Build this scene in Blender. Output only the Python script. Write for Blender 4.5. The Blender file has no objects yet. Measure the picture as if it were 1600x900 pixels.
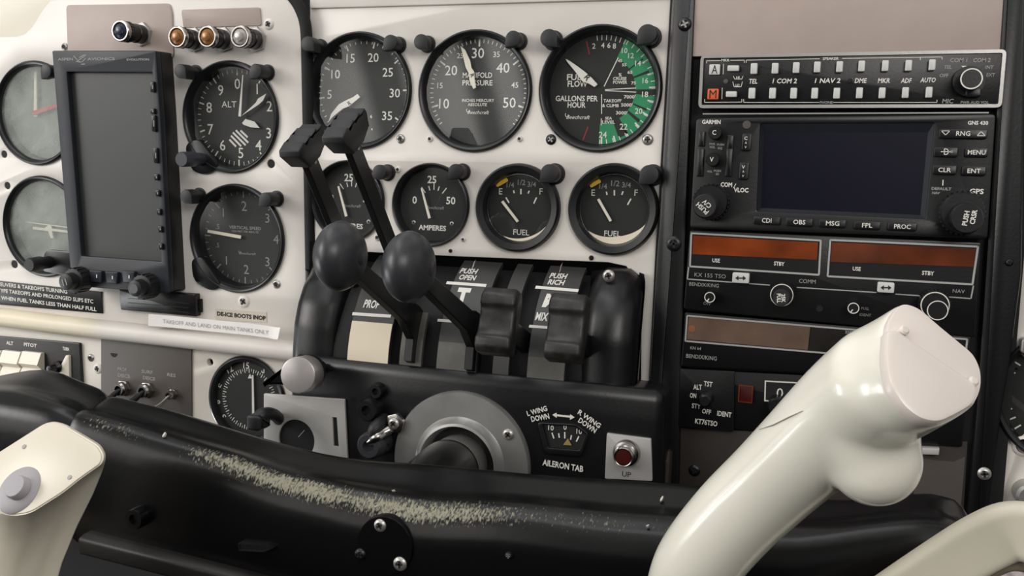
import bpy, bmesh, math, random
from math import sin, cos, pi, sqrt, atan2, radians
from mathutils import Vector, Matrix
random.seed(7)
SC = bpy.context.scene
COL = SC.collection

# ------------------------------------------------------------------ camera
FPX = 1500.0                                   # focal length for a 1600 px wide frame
YAW, PITCH, ROLL = 0.31674885, 0.1061328, 0.034379
CAM = Vector((.20478, -.62474, .07004))
def cam_axes():
    cy, sy, cp, sp, cr, sr = cos(YAW), sin(YAW), cos(PITCH), sin(PITCH), cos(ROLL), sin(ROLL)
    f = Vector((-sy*cp, cy*cp, -sp)); r = Vector((cy, sy, 0)); u = r.cross(f)
    return r*cr+u*sr, -r*sr+u*cr, f
CR, CU, CF = cam_axes()
cd = bpy.data.cameras.new('camera'); cam = bpy.data.objects.new('camera', cd); COL.objects.link(cam)
cd.sensor_width = 36; cd.lens = FPX/1600*36; cd.clip_start = .01; cd.clip_end = 50
cam.matrix_world = Matrix(((CR.x, CU.x, -CF.x, CAM.x), (CR.y, CU.y, -CF.y, CAM.y), (CR.z, CU.z, -CF.z, CAM.z), (0, 0, 0, 1)))
SC.camera = cam

# ------------------------------------------------------------------ light
SC.view_settings.view_transform = 'Standard'; SC.view_settings.look = 'None'
SC.view_settings.gamma = 1; SC.view_settings.use_curve_mapping = False
SC.view_settings.exposure = 0.08
def area(name, loc, target, w, h, power, col):
    l = bpy.data.lights.new(name, 'AREA'); l.shape = 'RECTANGLE'; l.size = w; l.size_y = h; l.energy = power; l.color = col
    o = bpy.data.objects.new(name, l); COL.objects.link(o); o.location = loc
    o.rotation_euler = (Vector(target)-Vector(loc)).to_track_quat('-Z', 'Y').to_euler(); return o
area('daylight_side_window', (-1.25, -.80, .42), (0, 0, 0), .55, .42, 5.6, (1, .975, .955))
area('daylight_rear_window', (.66, -1.10, .50), (.2, -.2, 0), .50, .36, 4.0, (1, .965, .93))
area('daylight_windscreen', (-.25, -.35, .75), (0, -.05, 0), .9, .30, 1.6, (.98, .98, 1))
area('added_grip_streak_light', (-.92, -.25, -.24), (.17, -.24, -.05), .17, .26, 1.5, (.97, .98, 1))  # added unseen low light that draws the streak on the right grip
W = bpy.data.worlds.new('cabin_light'); SC.world = W; W.use_nodes = True
nt = W.node_tree; nt.nodes.clear()
def wn(t, **k):
    n = nt.nodes.new(t)
    for a, b in k.items(): setattr(n, a, b)
    return n
# soft cabin surroundings: brighter above, dark towards the floor, broad patches of pale trim
tc = wn('ShaderNodeTexCoord'); sp_ = wn('ShaderNodeSeparateXYZ'); nt.links.new(tc.outputs['Generated'], sp_.inputs[0])
rp = wn('ShaderNodeValToRGB'); mr = wn('ShaderNodeMapRange'); mr.inputs['From Min'].default_value = -1; mr.inputs['From Max'].default_value = 1
nt.links.new(sp_.outputs['Z'], mr.inputs['Value']); nt.links.new(mr.outputs['Result'], rp.inputs['Fac'])
e = rp.color_ramp.elements; e[0].position = .40; e[0].color = (.004, .004, .004, 1); e[1].position = .80; e[1].color = (.55, .54, .52, 1)
m_ = e.new(.52); m_.color = (.13, .125, .12, 1)
nz = wn('ShaderNodeTexNoise'); nz.inputs['Scale'].default_value = 2.2; nz.inputs['Detail'].default_value = 1
nt.links.new(tc.outputs['Generated'], nz.inputs['Vector'])
r2 = wn('ShaderNodeValToRGB'); r2.color_ramp.elements[0].position = .42; r2.color_ramp.elements[0].color = (.35, .35, .35, 1)
r2.color_ramp.elements[1].position = .56; r2.color_ramp.elements[1].color = (1.5, 1.5, 1.5, 1)
nt.links.new(nz.outputs['Fac'], r2.inputs['Fac'])
mx = wn('ShaderNodeMix', data_type='RGBA', blend_type='MULTIPLY'); mx.inputs['Factor'].default_value = 1
nt.links.new(rp.outputs['Color'], mx.inputs['A']); nt.links.new(r2.outputs['Color'], mx.inputs['B'])
# rear cabin windows seen by the dial glasses: bright bands behind and to the left of the camera
sx = wn('ShaderNodeMath', operation='MULTIPLY'); sx.inputs[1].default_value = -1; nt.links.new(sp_.outputs['X'], sx.inputs[0])
sy = wn('ShaderNodeMath', operation='MULTIPLY'); sy.inputs[1].default_value = -1; nt.links.new(sp_.outputs['Y'], sy.inputs[0])
az = wn('ShaderNodeMath', operation='ARCTAN2'); nt.links.new(sx.outputs[0], az.inputs[0]); nt.links.new(sy.outputs[0], az.inputs[1])
sl = wn('ShaderNodeMath', operation='MULTIPLY_ADD'); sl.inputs[1].default_value = -.28; nt.links.new(sp_.outputs['Z'], sl.inputs[0]); nt.links.new(az.outputs[0], sl.inputs[2])
def step(src, lo, hi, soft):
    out = []
    for v, s in ((lo, 1), (hi, -1)):
        m = wn('ShaderNodeMapRange', interpolation_type='SMOOTHSTEP'); m.inputs['From Min'].default_value = v-soft; m.inputs['From Max'].default_value = v+soft
        m.inputs['To Min'].default_value = 0 if s > 0 else 1; m.inputs['To Max'].default_value = 1 if s > 0 else 0; nt.links.new(src, m.inputs['Value']); out.append(m)
    p = wn('ShaderNodeMath', operation='MULTIPLY'); nt.links.new(out[0].outputs[0], p.inputs[0]); nt.links.new(out[1].outputs[0], p.inputs[1]); return p
D2 = pi/180
acc = mx.outputs['Result']
for a0, a1, e0, e1, rad in ((16.2, 18.0, .02, .5, 2.9), (19.6, 23.2, .02, .5, 3.0), (25.6, 34.5, .03, .5, 2.8), (37, 60, -.12, .45, 2.2)):
    A_ = step(sl.outputs[0], a0*D2, a1*D2, .010); E_ = step(sp_.outputs['Z'], e0, e1, .02)
    p = wn('ShaderNodeMath', operation='MULTIPLY'); nt.links.new(A_.outputs[0], p.inputs[0]); nt.links.new(E_.outputs[0], p.inputs[1])
    q = wn('ShaderNodeMix', data_type='RGBA', blend_type='MIX'); nt.links.new(p.outputs[0], q.inputs['Factor']); nt.links.new(acc, q.inputs['A']); q.inputs['B'].default_value = (rad, rad*.98, rad*.93, 1); acc = q.outputs['Result']
bg = wn('ShaderNodeBackground'); bg.inputs['Strength'].default_value = 1.0; wo = wn('ShaderNodeOutputWorld')
nt.links.new(acc, bg.inputs['Color']); nt.links.new(bg.outputs[0], wo.inputs[0])

# ------------------------------------------------------------------ materials
def lin(c):
    return tuple((x/255/12.92 if x/255 <= .04045 else ((x/255+.055)/1.055)**2.4) for x in c)+(1,)
def mat(name, col, rough=.5, metal=0, bump=0, bscale=400, var=0, vscale=30, spec=.5, coat=0, emit=None, estr=0):
    m = bpy.data.materials.new(name); m.use_nodes = True; t = m.node_tree; b = t.nodes['Principled BSDF']
    c = lin(col); b.inputs['Base Color'].default_value = c; b.inputs['Roughness'].default_value = rough
    b.inputs['Metallic'].default_value = metal; b.inputs['Specular IOR Level'].default_value = spec
    b.inputs['Coat Weight'].default_value = coat; b.inputs['Coat Roughness'].default_value = .08
    if emit: b.inputs['Emission Color'].default_value = lin(emit); b.inputs['Emission Strength'].default_value = estr
    if bump or var:
        tc = t.nodes.new('ShaderNodeTexCoord')
    if var:
        n = t.nodes.new('ShaderNodeTexNoise'); n.inputs['Scale'].default_value = vscale; n.inputs['Detail'].default_value = 4
        t.links.new(tc.outputs['Object'], n.inputs['Vector'])
        r = t.nodes.new('ShaderNodeValToRGB'); r.color_ramp.elements[0].position = .3; r.color_ramp.elements[1].position = .7
        r.color_ramp.elements[0].color = tuple(x*(1-var) for x in c[:3])+(1,); r.color_ramp.elements[1].color = tuple(min(1, x*(1+var)) for x in c[:3])+(1,)
        t.links.new(n.outputs['Fac'], r.inputs['Fac']); t.links.new(r.outputs['Color'], b.inputs['Base Color'])
    if bump:
        n = t.nodes.new('ShaderNodeTexNoise'); n.inputs['Scale'].default_value = bscale; n.inputs['Detail'].default_value = 3
        t.links.new(tc.outputs['Object'], n.inputs['Vector'])
        u = t.nodes.new('ShaderNodeBump'); u.inputs['Strength'].default_value = bump; u.inputs['Distance'].default_value = .001
        t.links.new(n.outputs['Fac'], u.inputs['Height']); t.links.new(u.outputs['Normal'], b.inputs['Normal'])
    return m
def glassmat(name, rough=.02, tint=(255, 255, 255), spec=.04, milk=0):
    m = bpy.data.materials.new(name); m.use_nodes = True; t = m.node_tree; t.nodes.clear()
    o = t.nodes.new('ShaderNodeOutputMaterial'); tr = t.nodes.new('ShaderNodeBsdfTransparent'); tr.inputs[0].default_value = lin(tint)
    g = t.nodes.new('ShaderNodeBsdfGlossy'); g.inputs['Roughness'].default_value = rough
    lw = t.nodes.new('ShaderNodeLayerWeight'); lw.inputs['Blend'].default_value = .5; pw = t.nodes.new('ShaderNodeMath'); pw.operation = 'POWER'; pw.inputs[1].default_value = 5; t.links.new(lw.outputs['Facing'], pw.inputs[0])
    f = t.nodes.new('ShaderNodeMath'); f.operation = 'MULTIPLY_ADD'; f.inputs[1].default_value = .95; f.inputs[2].default_value = .045; t.links.new(pw.outputs[0], f.inputs[0])
    x = t.nodes.new('ShaderNodeMixShader'); t.links.new(f.outputs[0], x.inputs[0]); t.links.new(tr.outputs[0], x.inputs[1]); t.links.new(g.outputs[0], x.inputs[2])
    last = x
    if milk:                                   # pale veil painting window glare onto the cover glass
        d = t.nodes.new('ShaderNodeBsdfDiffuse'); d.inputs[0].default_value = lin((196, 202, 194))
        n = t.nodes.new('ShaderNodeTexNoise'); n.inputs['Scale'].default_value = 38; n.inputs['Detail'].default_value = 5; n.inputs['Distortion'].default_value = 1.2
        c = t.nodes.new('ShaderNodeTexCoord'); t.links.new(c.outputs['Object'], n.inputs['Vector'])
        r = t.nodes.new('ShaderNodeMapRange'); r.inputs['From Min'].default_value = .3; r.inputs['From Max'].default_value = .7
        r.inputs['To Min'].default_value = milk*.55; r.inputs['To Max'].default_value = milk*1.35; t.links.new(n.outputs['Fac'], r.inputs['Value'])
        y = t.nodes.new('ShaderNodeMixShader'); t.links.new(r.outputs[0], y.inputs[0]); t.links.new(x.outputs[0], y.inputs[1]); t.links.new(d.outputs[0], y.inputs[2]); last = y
    t.links.new(last.outputs[0], o.inputs[0]); return m
M_WHITE = mat('white_panel_paint', (229, 223, 216), .38, bump=.04, bscale=220, var=.015)
M_SUBWHITE = mat('aged_white_panel_paint', (214, 208, 198), .42, bump=.04, var=.03)
M_CREAM = mat('cream_padding', (232, 222, 200), .6, var=.03)
M_SUNCREAM = mat('sunlit_cream_padding', (252, 246, 230), .6, var=.02)  # cream raised to near white, painting sunlight into the padding
M_WORN = mat('worn_black_rubber', (44, 43, 42), .42, bump=.25, bscale=260, var=.55, vscale=130)
M_YELLOW_TUBE = mat('yellowed_white_paint', (228, 222, 214), .45)
def stain():
    t = M_YELLOW_TUBE.node_tree; tc = t.nodes.new('ShaderNodeTexCoord'); s = t.nodes.new('ShaderNodeSeparateXYZ'); t.links.new(tc.outputs['Object'], s.inputs[0])
    n = t.nodes.new('ShaderNodeTexNoise'); n.inputs['Scale'].default_value = 25; t.links.new(tc.outputs['Object'], n.inputs['Vector'])
    a = t.nodes.new('ShaderNodeMath'); a.operation = 'MULTIPLY_ADD'; a.inputs[1].default_value = .06; t.links.new(n.outputs['Fac'], a.inputs[0]); t.links.new(s.outputs['X'], a.inputs[2])
    r = t.nodes.new('ShaderNodeValToRGB'); m = t.nodes.new('ShaderNodeMapRange'); m.inputs['From Min'].default_value = -.22; m.inputs['From Max'].default_value = .16
    t.links.new(a.outputs[0], m.inputs['Value']); t.links.new(m.outputs[0], r.inputs[0]); e = r.color_ramp.elements
    e[0].position = .28; e[0].color = lin((226, 219, 206)); e[1].position = .60; e[1].color = lin((226, 220, 213))
    for p, c in ((.34, (230, 219, 192)), (.54, (230, 220, 196))): x = e.new(p); x.color = lin(c)
    t.links.new(r.outputs[0], t.nodes['Principled BSDF'].inputs['Base Color'])
stain()
M_TAUPE = mat('taupe_anodised_plate', (176, 160, 152), .5, bump=.03, bscale=900, var=.03, vscale=60)
M_BROWN = mat('brown_grey_plate', (78, 72, 68), .55, bump=.05, bscale=900)
M_DKBROWN = mat('dark_brown_plate', (46, 38, 34), .6, bump=.05, bscale=700)
M_BLACK = mat('black_plastic', (15, 15, 17), .36, bump=.05, bscale=600)
M_SATIN = mat('satin_black_paint', (17, 18, 20), .35, bump=.06, bscale=500)
M_MATTE = mat('matte_black', (16, 16, 17), .75)
M_RUBBER = mat('black_rubber', (29, 29, 31), .5, bump=.08, bscale=900)
M_BEZEL = mat('black_bezel', (24, 25, 27), .33)
M_DIAL = mat('dial_black', (32, 33, 33), .7)
M_CARD = mat('dial_charcoal', (54, 55, 54), .7)
M_PRINT = mat('white_print', (226, 224, 216), .6)
M_PRINTDIM = mat('grey_print', (150, 150, 148), .6)
M_PRINTBLK = mat('black_print', (20, 18, 18), .6)
M_NEEDLE = mat('cream_needle', (236, 230, 212), .5)
M_RED = mat('red_needle', (196, 50, 44), .5)
M_REDDIM = mat('faded_red_line', (150, 36, 36), .6)
M_GREEN = mat('green_arc', (38, 140, 92), .6, var=.08, vscale=90)
M_YELLOW = mat('yellow_arc', (240, 196, 66), .55)
M_CHROME = mat('chrome', (176, 172, 168), .24, 1)
M_STEEL = mat('brushed_steel', (184, 182, 178), .36, .75, bump=.04, bscale=500, var=.06)
M_RING = mat('grey_ring_metal', (158, 157, 155), .34, .6, bump=.05, bscale=300, var=.22, vscale=26)
M_ALU = mat('satin_aluminium', (190, 188, 185), .5, .3, bump=.03, bscale=900, var=.04)
M_SILVERKNOB = mat('pearl_grey_knob', (172, 167, 166), .3, .35, var=.05, vscale=90)
M_NAVY = mat('navy_lens', (44, 50, 66), .25)
M_AMBER = mat('amber_lens', (150, 106, 62), .25, .3)
M_CLEAR = mat('clear_lens', (188, 184, 178), .15, .3)
M_GLASS = glassmat('instrument_glass')
M_GLAREGLASS = glassmat('painted_glare_glass', milk=.34)  # milky layer stands in for the side window's reflection
M_PALECARD = mat('glare_lightened_dial', (130, 136, 130), .7, var=.1, vscale=40)  # dial face lightened to paint in the reflected window glare
M_SCREEN = mat('dark_grey_screen', (58, 59, 58), .45, bump=.02, bscale=1500)
M_GPSSCREEN = mat('blue_black_screen', (20, 20, 34), .18)
M_EFIS = mat('blue_black_plastic', (36, 39, 46), .5, bump=.03, bscale=900)
M_AMBERGLASS = mat('amber_display_window', (122, 54, 22), .2, var=.55, vscale=32)
M_AMBERDIM = mat('brown_amber_display_window', (92, 42, 20), .2, var=.6, vscale=28)
M_DARKWIN = mat('scratched_dark_window', (32, 29, 28), .2, var=.4, vscale=60)
M_SMOKE = mat('smoked_display_window', (104, 84, 72), .22, var=.22, vscale=45)
M_FRAME = mat('silver_frame_line', (176, 176, 174), .4, .2)
M_BUTTON = mat('white_push_button', (206, 206, 202), .45)
M_ORANGE = mat('orange_key', (220, 96, 52), .5)
M_IVORY = mat('ivory_plastic', (226, 218, 200), .36, var=.02)
M_GRIP = mat('ivory_gloss_plastic', (242, 239, 225), .26, coat=.6, var=.015, vscale=25); M_GRIP.node_tree.nodes['Principled BSDF'].inputs['Coat Roughness'].default_value = .13
M_LID = mat('pinkish_white_plastic', (228, 218, 210), .28)
M_GREYBTN = mat('lavender_grey_rubber', (168, 164, 168), .55)
M_DKRED = mat('dark_red_button', (66, 20, 18), .3)
M_TAPE = mat('white_label_tape', (240, 236, 232), .45)
M_CLEARTAPE = mat('yellowed_clear_tape', (206, 198, 184), .4)
M_FABRIC = mat('mauve_grey_corduroy', (196, 184, 182), .9, bump=.2, bscale=900, var=.06, vscale=200)
M_ARMREST = mat('pale_cream_paint', (222, 216, 196), .42, var=.03)
M_PLATE_D = mat('dark_grey_label_plate', (58, 58, 58), .45)
M_PLATE_G = mat('worn_grey_plate', (92, 90, 84), .45, var=.2, vscale=70)
M_PLATE_C = mat('cream_label_plate', (228, 214, 190), .5)

# ------------------------------------------------------------------ frames: local x right, y up, z out of the panel
class Frame:
    def __init__(s, org, tilt=0, yaw=0):
        ex = Vector((cos(yaw), sin(yaw), 0)); ez0 = Vector((sin(yaw), -cos(yaw), 0)); up = Vector((0, 0, 1))
        s.ex = ex; s.ey = up*cos(tilt)+ez0*sin(tilt); s.ez = ez0*cos(tilt)-up*sin(tilt); s.o = Vector(org)
        s.M = Matrix(((s.ex.x, s.ey.x, s.ez.x, s.o.x), (s.ex.y, s.ey.y, s.ez.y, s.o.y), (s.ex.z, s.ey.z, s.ez.z, s.o.z), (0, 0, 0, 1)))
    def u(s, px, py, d=0):
        v = CR*((px-800)/FPX)-CU*((py-450)/FPX)+CF
        t = (d-(CAM-s.o).dot(s.ez))/v.dot(s.ez); w = CAM+v*t-s.o
        return w.dot(s.ex), w.dot(s.ey)
    def u3(s, px, py, d=0):
        x, y = s.u(px, py, d); return Vector((x, y, d))
    def sc(s, px, py, d=0):                    # metres per pixel down and across the plane there
        a = s.u(px, py-4, d); b = s.u(px, py+4, d); c = s.u(px-4, py, d); e = s.u(px+4, py, d)
        return abs(a[1]-b[1])/8, abs(c[0]-e[0])/8
CP = Frame((0, 0, 0))
FP = Frame((0, 0, .02), .045)

# ------------------------------------------------------------------ mesh builder
class MB:
    def __init__(s): s.v = []; s.f = []; s.m = []; s.mats = []; s.wear = {}
    def slot(s, m):
        if m not in s.mats: s.mats.append(m)
        return s.mats.index(m)
    def add(s, vf, m, X=None):
        vs, fs = vf; n = len(s.v); k = s.slot(m)
        s.v += [(X @ Vector(p)) if X else Vector(p) for p in vs]
        for f in fs: s.f.append(tuple(i+n for i in f)); s.m.append(k)
        return s
def T(x=0, y=0, z=0): return Matrix.Translation((x, y, z))
def RX(a): return Matrix.Rotation(a, 4, 'X')
def RY(a): return Matrix.Rotation(a, 4, 'Y')
def RZ(a): return Matrix.Rotation(a, 4, 'Z')
def lathe(prof, n=48, a0=0, a1=2*pi):
    full = abs(a1-a0-2*pi) < 1e-6; vs = []; fs = []; rings = []
    for r, z in prof:
        if r < 1e-7: rings.append([len(vs)]); vs.append((0, 0, z))
        else:
            k = n if full else n+1; rings.append(list(range(len(vs), len(vs)+k)))
            vs += [(r*cos(a0+(a1-a0)*i/n), r*sin(a0+(a1-a0)*i/n), z) for i in range(k)]
    for A, B in zip(rings, rings[1:]):
        if len(A) == 1 and len(B) == 1: continue
        L = max(len(A), len(B)); R = range(L if full else L-1)
        for i in R:
            j = (i+1) % L
            if len(A) == 1: fs.append((A[0], B[j], B[i]))
            elif len(B) == 1: fs.append((A[i], A[j], B[0]))
            else: fs.append((A[i], A[j], B[j], B[i]))
    return vs, fs
def inset(o, d):
    n = len(o); out = []
    for i in range(n):
        p, q, r = Vector(o[i-1]), Vector(o[i]), Vector(o[(i+1) % n])
        a = (q-p).normalized(); b = (r-q).normalized(); na = Vector((-a.y, a.x)); nb = Vector((-b.y, b.x))
        k = (na+nb); L = max(.3, k.length_squared/2)
        out.append(tuple(q+k*(d/L)))
    return out
def ccw(o):
    A = sum(o[i-1][0]*o[i][1]-o[i][0]*o[i-1][1] for i in range(len(o)))
    return list(o) if A > 0 else list(reversed(o))
def prism(o, z0, z1, bev=0, back=True):
    o = ccw([tuple(p[:2]) for p in o]); n = len(o); loops = [[(x, y, z0) for x, y in o]]
    if bev:
        loops.append([(x, y, z1-bev) for x, y in o]); loops.append([(x, y, z1-bev*.3) for x, y in inset(o, bev*.3)]); loops.append([(x, y, z1) for x, y in inset(o, bev)])
    else: loops.append([(x, y, z1) for x, y in o])
    vs = sum(loops, []); fs = []
    for k in range(len(loops)-1):
        for i in range(n):
            j = (i+1) % n; fs.append((k*n+i, k*n+j, (k+1)*n+j, (k+1)*n+i))
    fs.append(tuple(range((len(loops)-1)*n, len(loops)*n)))
    if back: fs.append(tuple(reversed(range(n))))
    return vs, fs
def rrect(x0, y0, x1, y1, r=0, n=5):
    if r <= 0: return [(x0, y0), (x1, y0), (x1, y1), (x0, y1)]
    o = []
    for cx, cy, a in ((x1-r, y0+r, -pi/2), (x1-r, y1-r, 0), (x0+r, y1-r, pi/2), (x0+r, y0+r, pi)):
        o += [(cx+r*cos(a+pi/2*i/n), cy+r*sin(a+pi/2*i/n)) for i in range(n+1)]
    return o
def rounded(o, r, n=4):
    o = ccw(o); out = []; k = len(o)
    for i in range(k):
        p, q, s = Vector(o[i-1]), Vector(o[i]), Vector(o[(i+1) % k])
        rr = min(r, (p-q).length*.45, (s-q).length*.45)
        a = q+(p-q).normalized()*rr; b = q+(s-q).normalized()*rr
        for j in range(n+1):
            t = j/n; out.append(tuple(a*(1-t)**2+q*2*t*(1-t)+b*t*t))
    return out
def circ(cx, cy, r, n=40, a0=0): return [(cx+r*cos(a0+2*pi*i/n), cy+r*sin(a0+2*pi*i/n)) for i in range(n)]
def boxy(x0, x1, y0, y1, z0, z1, r=0, bev=0): return prism(rrect(min(x0, x1), min(y0, y1), max(x0, x1), max(y0, y1), r), z0, z1, bev)
def sweep(pts, secs, side=Vector((1, 0, 0)), caps=True):
    # pts: path; secs: one closed outline (or one per point) in (side, normal) coordinates
    pts = [Vector(p) for p in pts]; n = len(pts)
    if not isinstance(secs[0][0], (list, tuple)) : secs = [secs]*n
    vs = []; fs = []; k = len(secs[0])
    for i, p in enumerate(pts):
        t = (pts[min(i+1, n-1)]-pts[max(i-1, 0)]).normalized(); s = (side-t*side.dot(t)).normalized(); m = t.cross(s)
        vs += [tuple(p+s*a+m*b) for a, b in secs[i]]
    for i in range(n-1):
        for j in range(k):
            l = (j+1) % k; fs.append((i*k+j, i*k+l, (i+1)*k+l, (i+1)*k+j))
    if caps: fs.append(tuple(reversed(range(k)))); fs.append(tuple(range((n-1)*k, n*k)))
    return vs, fs
def tube(pts, r, n=16, side=Vector((1, 0, 0)), caps=True):
    rs = r if isinstance(r, (list, tuple)) else [r]*len(pts)
    return sweep(pts, [circ(0, 0, q, n) for q in rs], side, caps)
def loft(loops, caps=True):
    k = len(loops[0]); vs = [tuple(p) for l in loops for p in l]; fs = []
    for i in range(len(loops)-1):
        for j in range(k):
            l = (j+1) % k; fs.append((i*k+j, i*k+l, (i+1)*k+l, (i+1)*k+j))
    if caps: fs.append(tuple(reversed(range(k)))); fs.append(tuple(range((len(loops)-1)*k, len(loops)*k)))
    return vs, fs
def smoothpath(pts, n=6):
    P = [Vector(p) for p in pts]; out = []
    for i in range(len(P)-1):
        a, b, c, d = P[max(i-1, 0)], P[i], P[i+1], P[min(i+2, len(P)-1)]
        for k in range(n):
            t = k/n; out.append(.5*((2*b)+(c-a)*t+(2*a-5*b+4*c-d)*t*t+(3*b-a-3*c+d)*t**3))
    return out+[P[-1]]
def curve_mesh(cu):
    o = bpy.data.objects.new('tmp', cu); COL.objects.link(o); dg = bpy.context.evaluated_depsgraph_get()
    me = o.evaluated_get(dg).to_mesh(); r = ([tuple(v.co) for v in me.vertices], [tuple(p.vertices) for p in me.polygons])
    o.evaluated_get(dg).to_mesh_clear(); bpy.data.objects.remove(o); bpy.data.curves.remove(cu); return r
def holeplate(outline, holes, z0, z1, bev=.0006):
    cu = bpy.data.curves.new('tmp', 'CURVE'); cu.dimensions = '2D'; cu.fill_mode = 'BOTH'
    cu.extrude = (z1-z0)/2-bev; cu.bevel_depth = bev; cu.bevel_resolution = 1; cu.offset = -bev
    for o in [outline]+holes:
        s = cu.splines.new('POLY'); s.points.add(len(o)-1); s.use_cyclic_u = True
        for p, q in zip(s.points, o): p.co = (q[0], q[1], 0, 1)
    vs, fs = curve_mesh(cu); return [(x, y, z+(z0+z1)/2) for x, y, z in vs], fs
_tc = {}
def _font(b, off, shear):
    cu = bpy.data.curves.new('tmp', 'FONT'); cu.body = b; cu.size = 1; cu.align_x = 'CENTER'; cu.resolution_u = 2; cu.offset = off; cu.shear = shear
    return curve_mesh(cu)
CAPH = max(v[1] for v in _font('H', 0, 0)[0])
def textvf(s, off=0, shear=0):
    key = (s, off, shear)
    if key not in _tc:
        vs, fs = _font(s, off, shear); xs = [v[0] for v in vs]; c = (min(xs)+max(xs))/2
        _tc[key] = ([((v[0]-c)/CAPH, v[1]/CAPH-.5, 0) for v in vs], fs, (max(xs)-min(xs))/CAPH)
    return _tc[key]
def txt(mb, F, s, px, py, hpx, d, m, wpx=None, rot=0, off=.012, shear=0, lift=.00015, warp=None):
    vs, fs, w = textvf(s, off, shear); sy, sx = F.sc(px, py, d); h = hpx*sy; kx = h if wpx is None else wpx*sx/w
    x, y = F.u(px, py, d); R = RZ(radians(rot)); vv = [R @ Vector((a*kx, b*h, 0)) for a, b, _ in vs]
    vv = [(p.x+x, p.y+y, d+lift) for p in vv]
    if warp: vv = [warp(p) for p in vv]
    mb.add((vv, fs), m)
def seg(mb, F, p, q, wpx, d, m, lift=.00012):   # a printed straight line between two pixels
    a = Vector(F.u(*p, d)); b = Vector(F.u(*q, d)); w = wpx*F.sc(*p, d)[0]/2; t = (b-a).normalized(); n = Vector((-t.y, t.x))*w
    mb.add(([(a-n).to_3d()[:2]+(d+lift,), (b-n).to_3d()[:2]+(d+lift,), (b+n).to_3d()[:2]+(d+lift,), (a+n).to_3d()[:2]+(d+lift,)], [(0, 1, 2, 3)]), m)
def pxpoly(F, pts, d): return [F.u(x, y, d) for x, y in pts]
def flat(mb, o, d, m): o = ccw(o); mb.add(([(x, y, d) for x, y in o], [tuple(range(len(o)))]), m)
def framering(mb, o, w, z0, z1, m):             # raised picture-frame strip of width w inside outline o
    o = ccw(o); i = inset(o, w); n = len(o)
    vs = [(x, y, z0) for x, y in o]+[(x, y, z1) for x, y in o]+[(x, y, z1) for x, y in i]+[(x, y, z0) for x, y in i]; fs = []
    for k in range(n):
        j = (k+1) % n
        for a, b in ((0, 1), (1, 2), (2, 3)): fs.append((a*n+k, a*n+j, b*n+j, b*n+k))
    mb.add((vs, fs), m)

# ------------------------------------------------------------------ objects
def mesh_obj(name, mb, org=Vector((0, 0, 0)), angle=35):
    me = bpy.data.meshes.new(name); me.from_pydata([tuple(Vector(p)-org) for p in mb.v], [], mb.f)
    for m in mb.mats: me.materials.append(m)
    me.polygons.foreach_set('material_index', mb.m)
    if mb.wear:
        at = me.attributes.new('wear', 'FLOAT', 'POINT')
        at.data.foreach_set('value', [mb.wear.get(i, 0.0) for i in range(len(mb.v))])
    me.validate(); me.update()
    bm = bmesh.new(); bm.from_mesh(me); bmesh.ops.remove_doubles(bm, verts=bm.verts, dist=1e-7) if not mb.wear else None
    bm.to_mesh(me); bm.free()
    me.polygons.foreach_set('use_smooth', [True]*len(me.polygons)); me.set_sharp_from_angle(angle=radians(angle))
    o = bpy.data.objects.new(name, me); COL.objects.link(o); return o
class Thing:
    def __init__(s, name, label, cat, F=CP, at=(0, 0, 0), group=None):
        s.F = F; s.org = Vector(at if len(at) == 3 else (at[0], at[1], 0))
        s.o = bpy.data.objects.new(name, None); COL.objects.link(s.o); s.o.empty_display_size = .01
        s.o.matrix_world = F.M @ Matrix.Translation(s.org); s.o['label'] = label; s.o['category'] = cat
        if group: s.o['group'] = group
    def part(s, name, mb, parent=None, label=None, angle=35, kind=None):
        o = mesh_obj(name, mb, s.org, angle); o.parent = parent or s.o
        if label: o['label'] = label
        if kind: o['kind'] = kind
        return o
def single(name, mb, label, cat, F=CP, at=(0, 0, 0), group=None, angle=35, kind=None):
    org = Vector(at if len(at) == 3 else (at[0], at[1], 0)); o = mesh_obj(name, mb, org, angle)
    o.matrix_world = F.M @ Matrix.Translation(org)
    if label: o['label'] = label; o['category'] = cat
    if group: o['group'] = group
    if kind: o['kind'] = kind
    return o
def screw(th, F, px, py, d, rpx=7, m=None, slotm=None, name='screw', parent=None, h=.0014):
    m = m or M_STEEL; x, y = F.u(px, py, d); r = rpx*F.sc(px, py, d)[0]; mb = MB(); a = random.random()*1.5
    mb.add(lathe([(0, d+h*.55), (r*.5, d+h*.55), (r*.55, d+h), (r*.8, d+h*.8), (r, d+h*.2), (r, d-.001)][::-1], 20), m, T(x, y, 0))
    for k in (0, pi/2):
        mb.add(boxy(-r*.55, r*.55, -r*.13, r*.13, d+h*.5, d+h*1.02), slotm or M_PRINTBLK, T(x, y, 0) @ RZ(a+k))
    return th.part(name, mb, parent)
# ================================================================== THE SETTING
mb = MB(); mb.add(boxy(-.75, .65, -.55, .30, -.14, -.10), M_MATTE); single('wall_front', mb, None, None, CP, kind='structure')
mb = MB(); o = pxpoly(FP, [(-60, 75), (-60, -160), (330, -160), (330, 75)], -.03)      # padded glareshield lip seen past the panel corner
mb.add(prism(rounded(o, .02), -.045, -.03, .004), M_SUNCREAM); single('trim_1', mb, None, None, FP, kind='structure')

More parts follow.
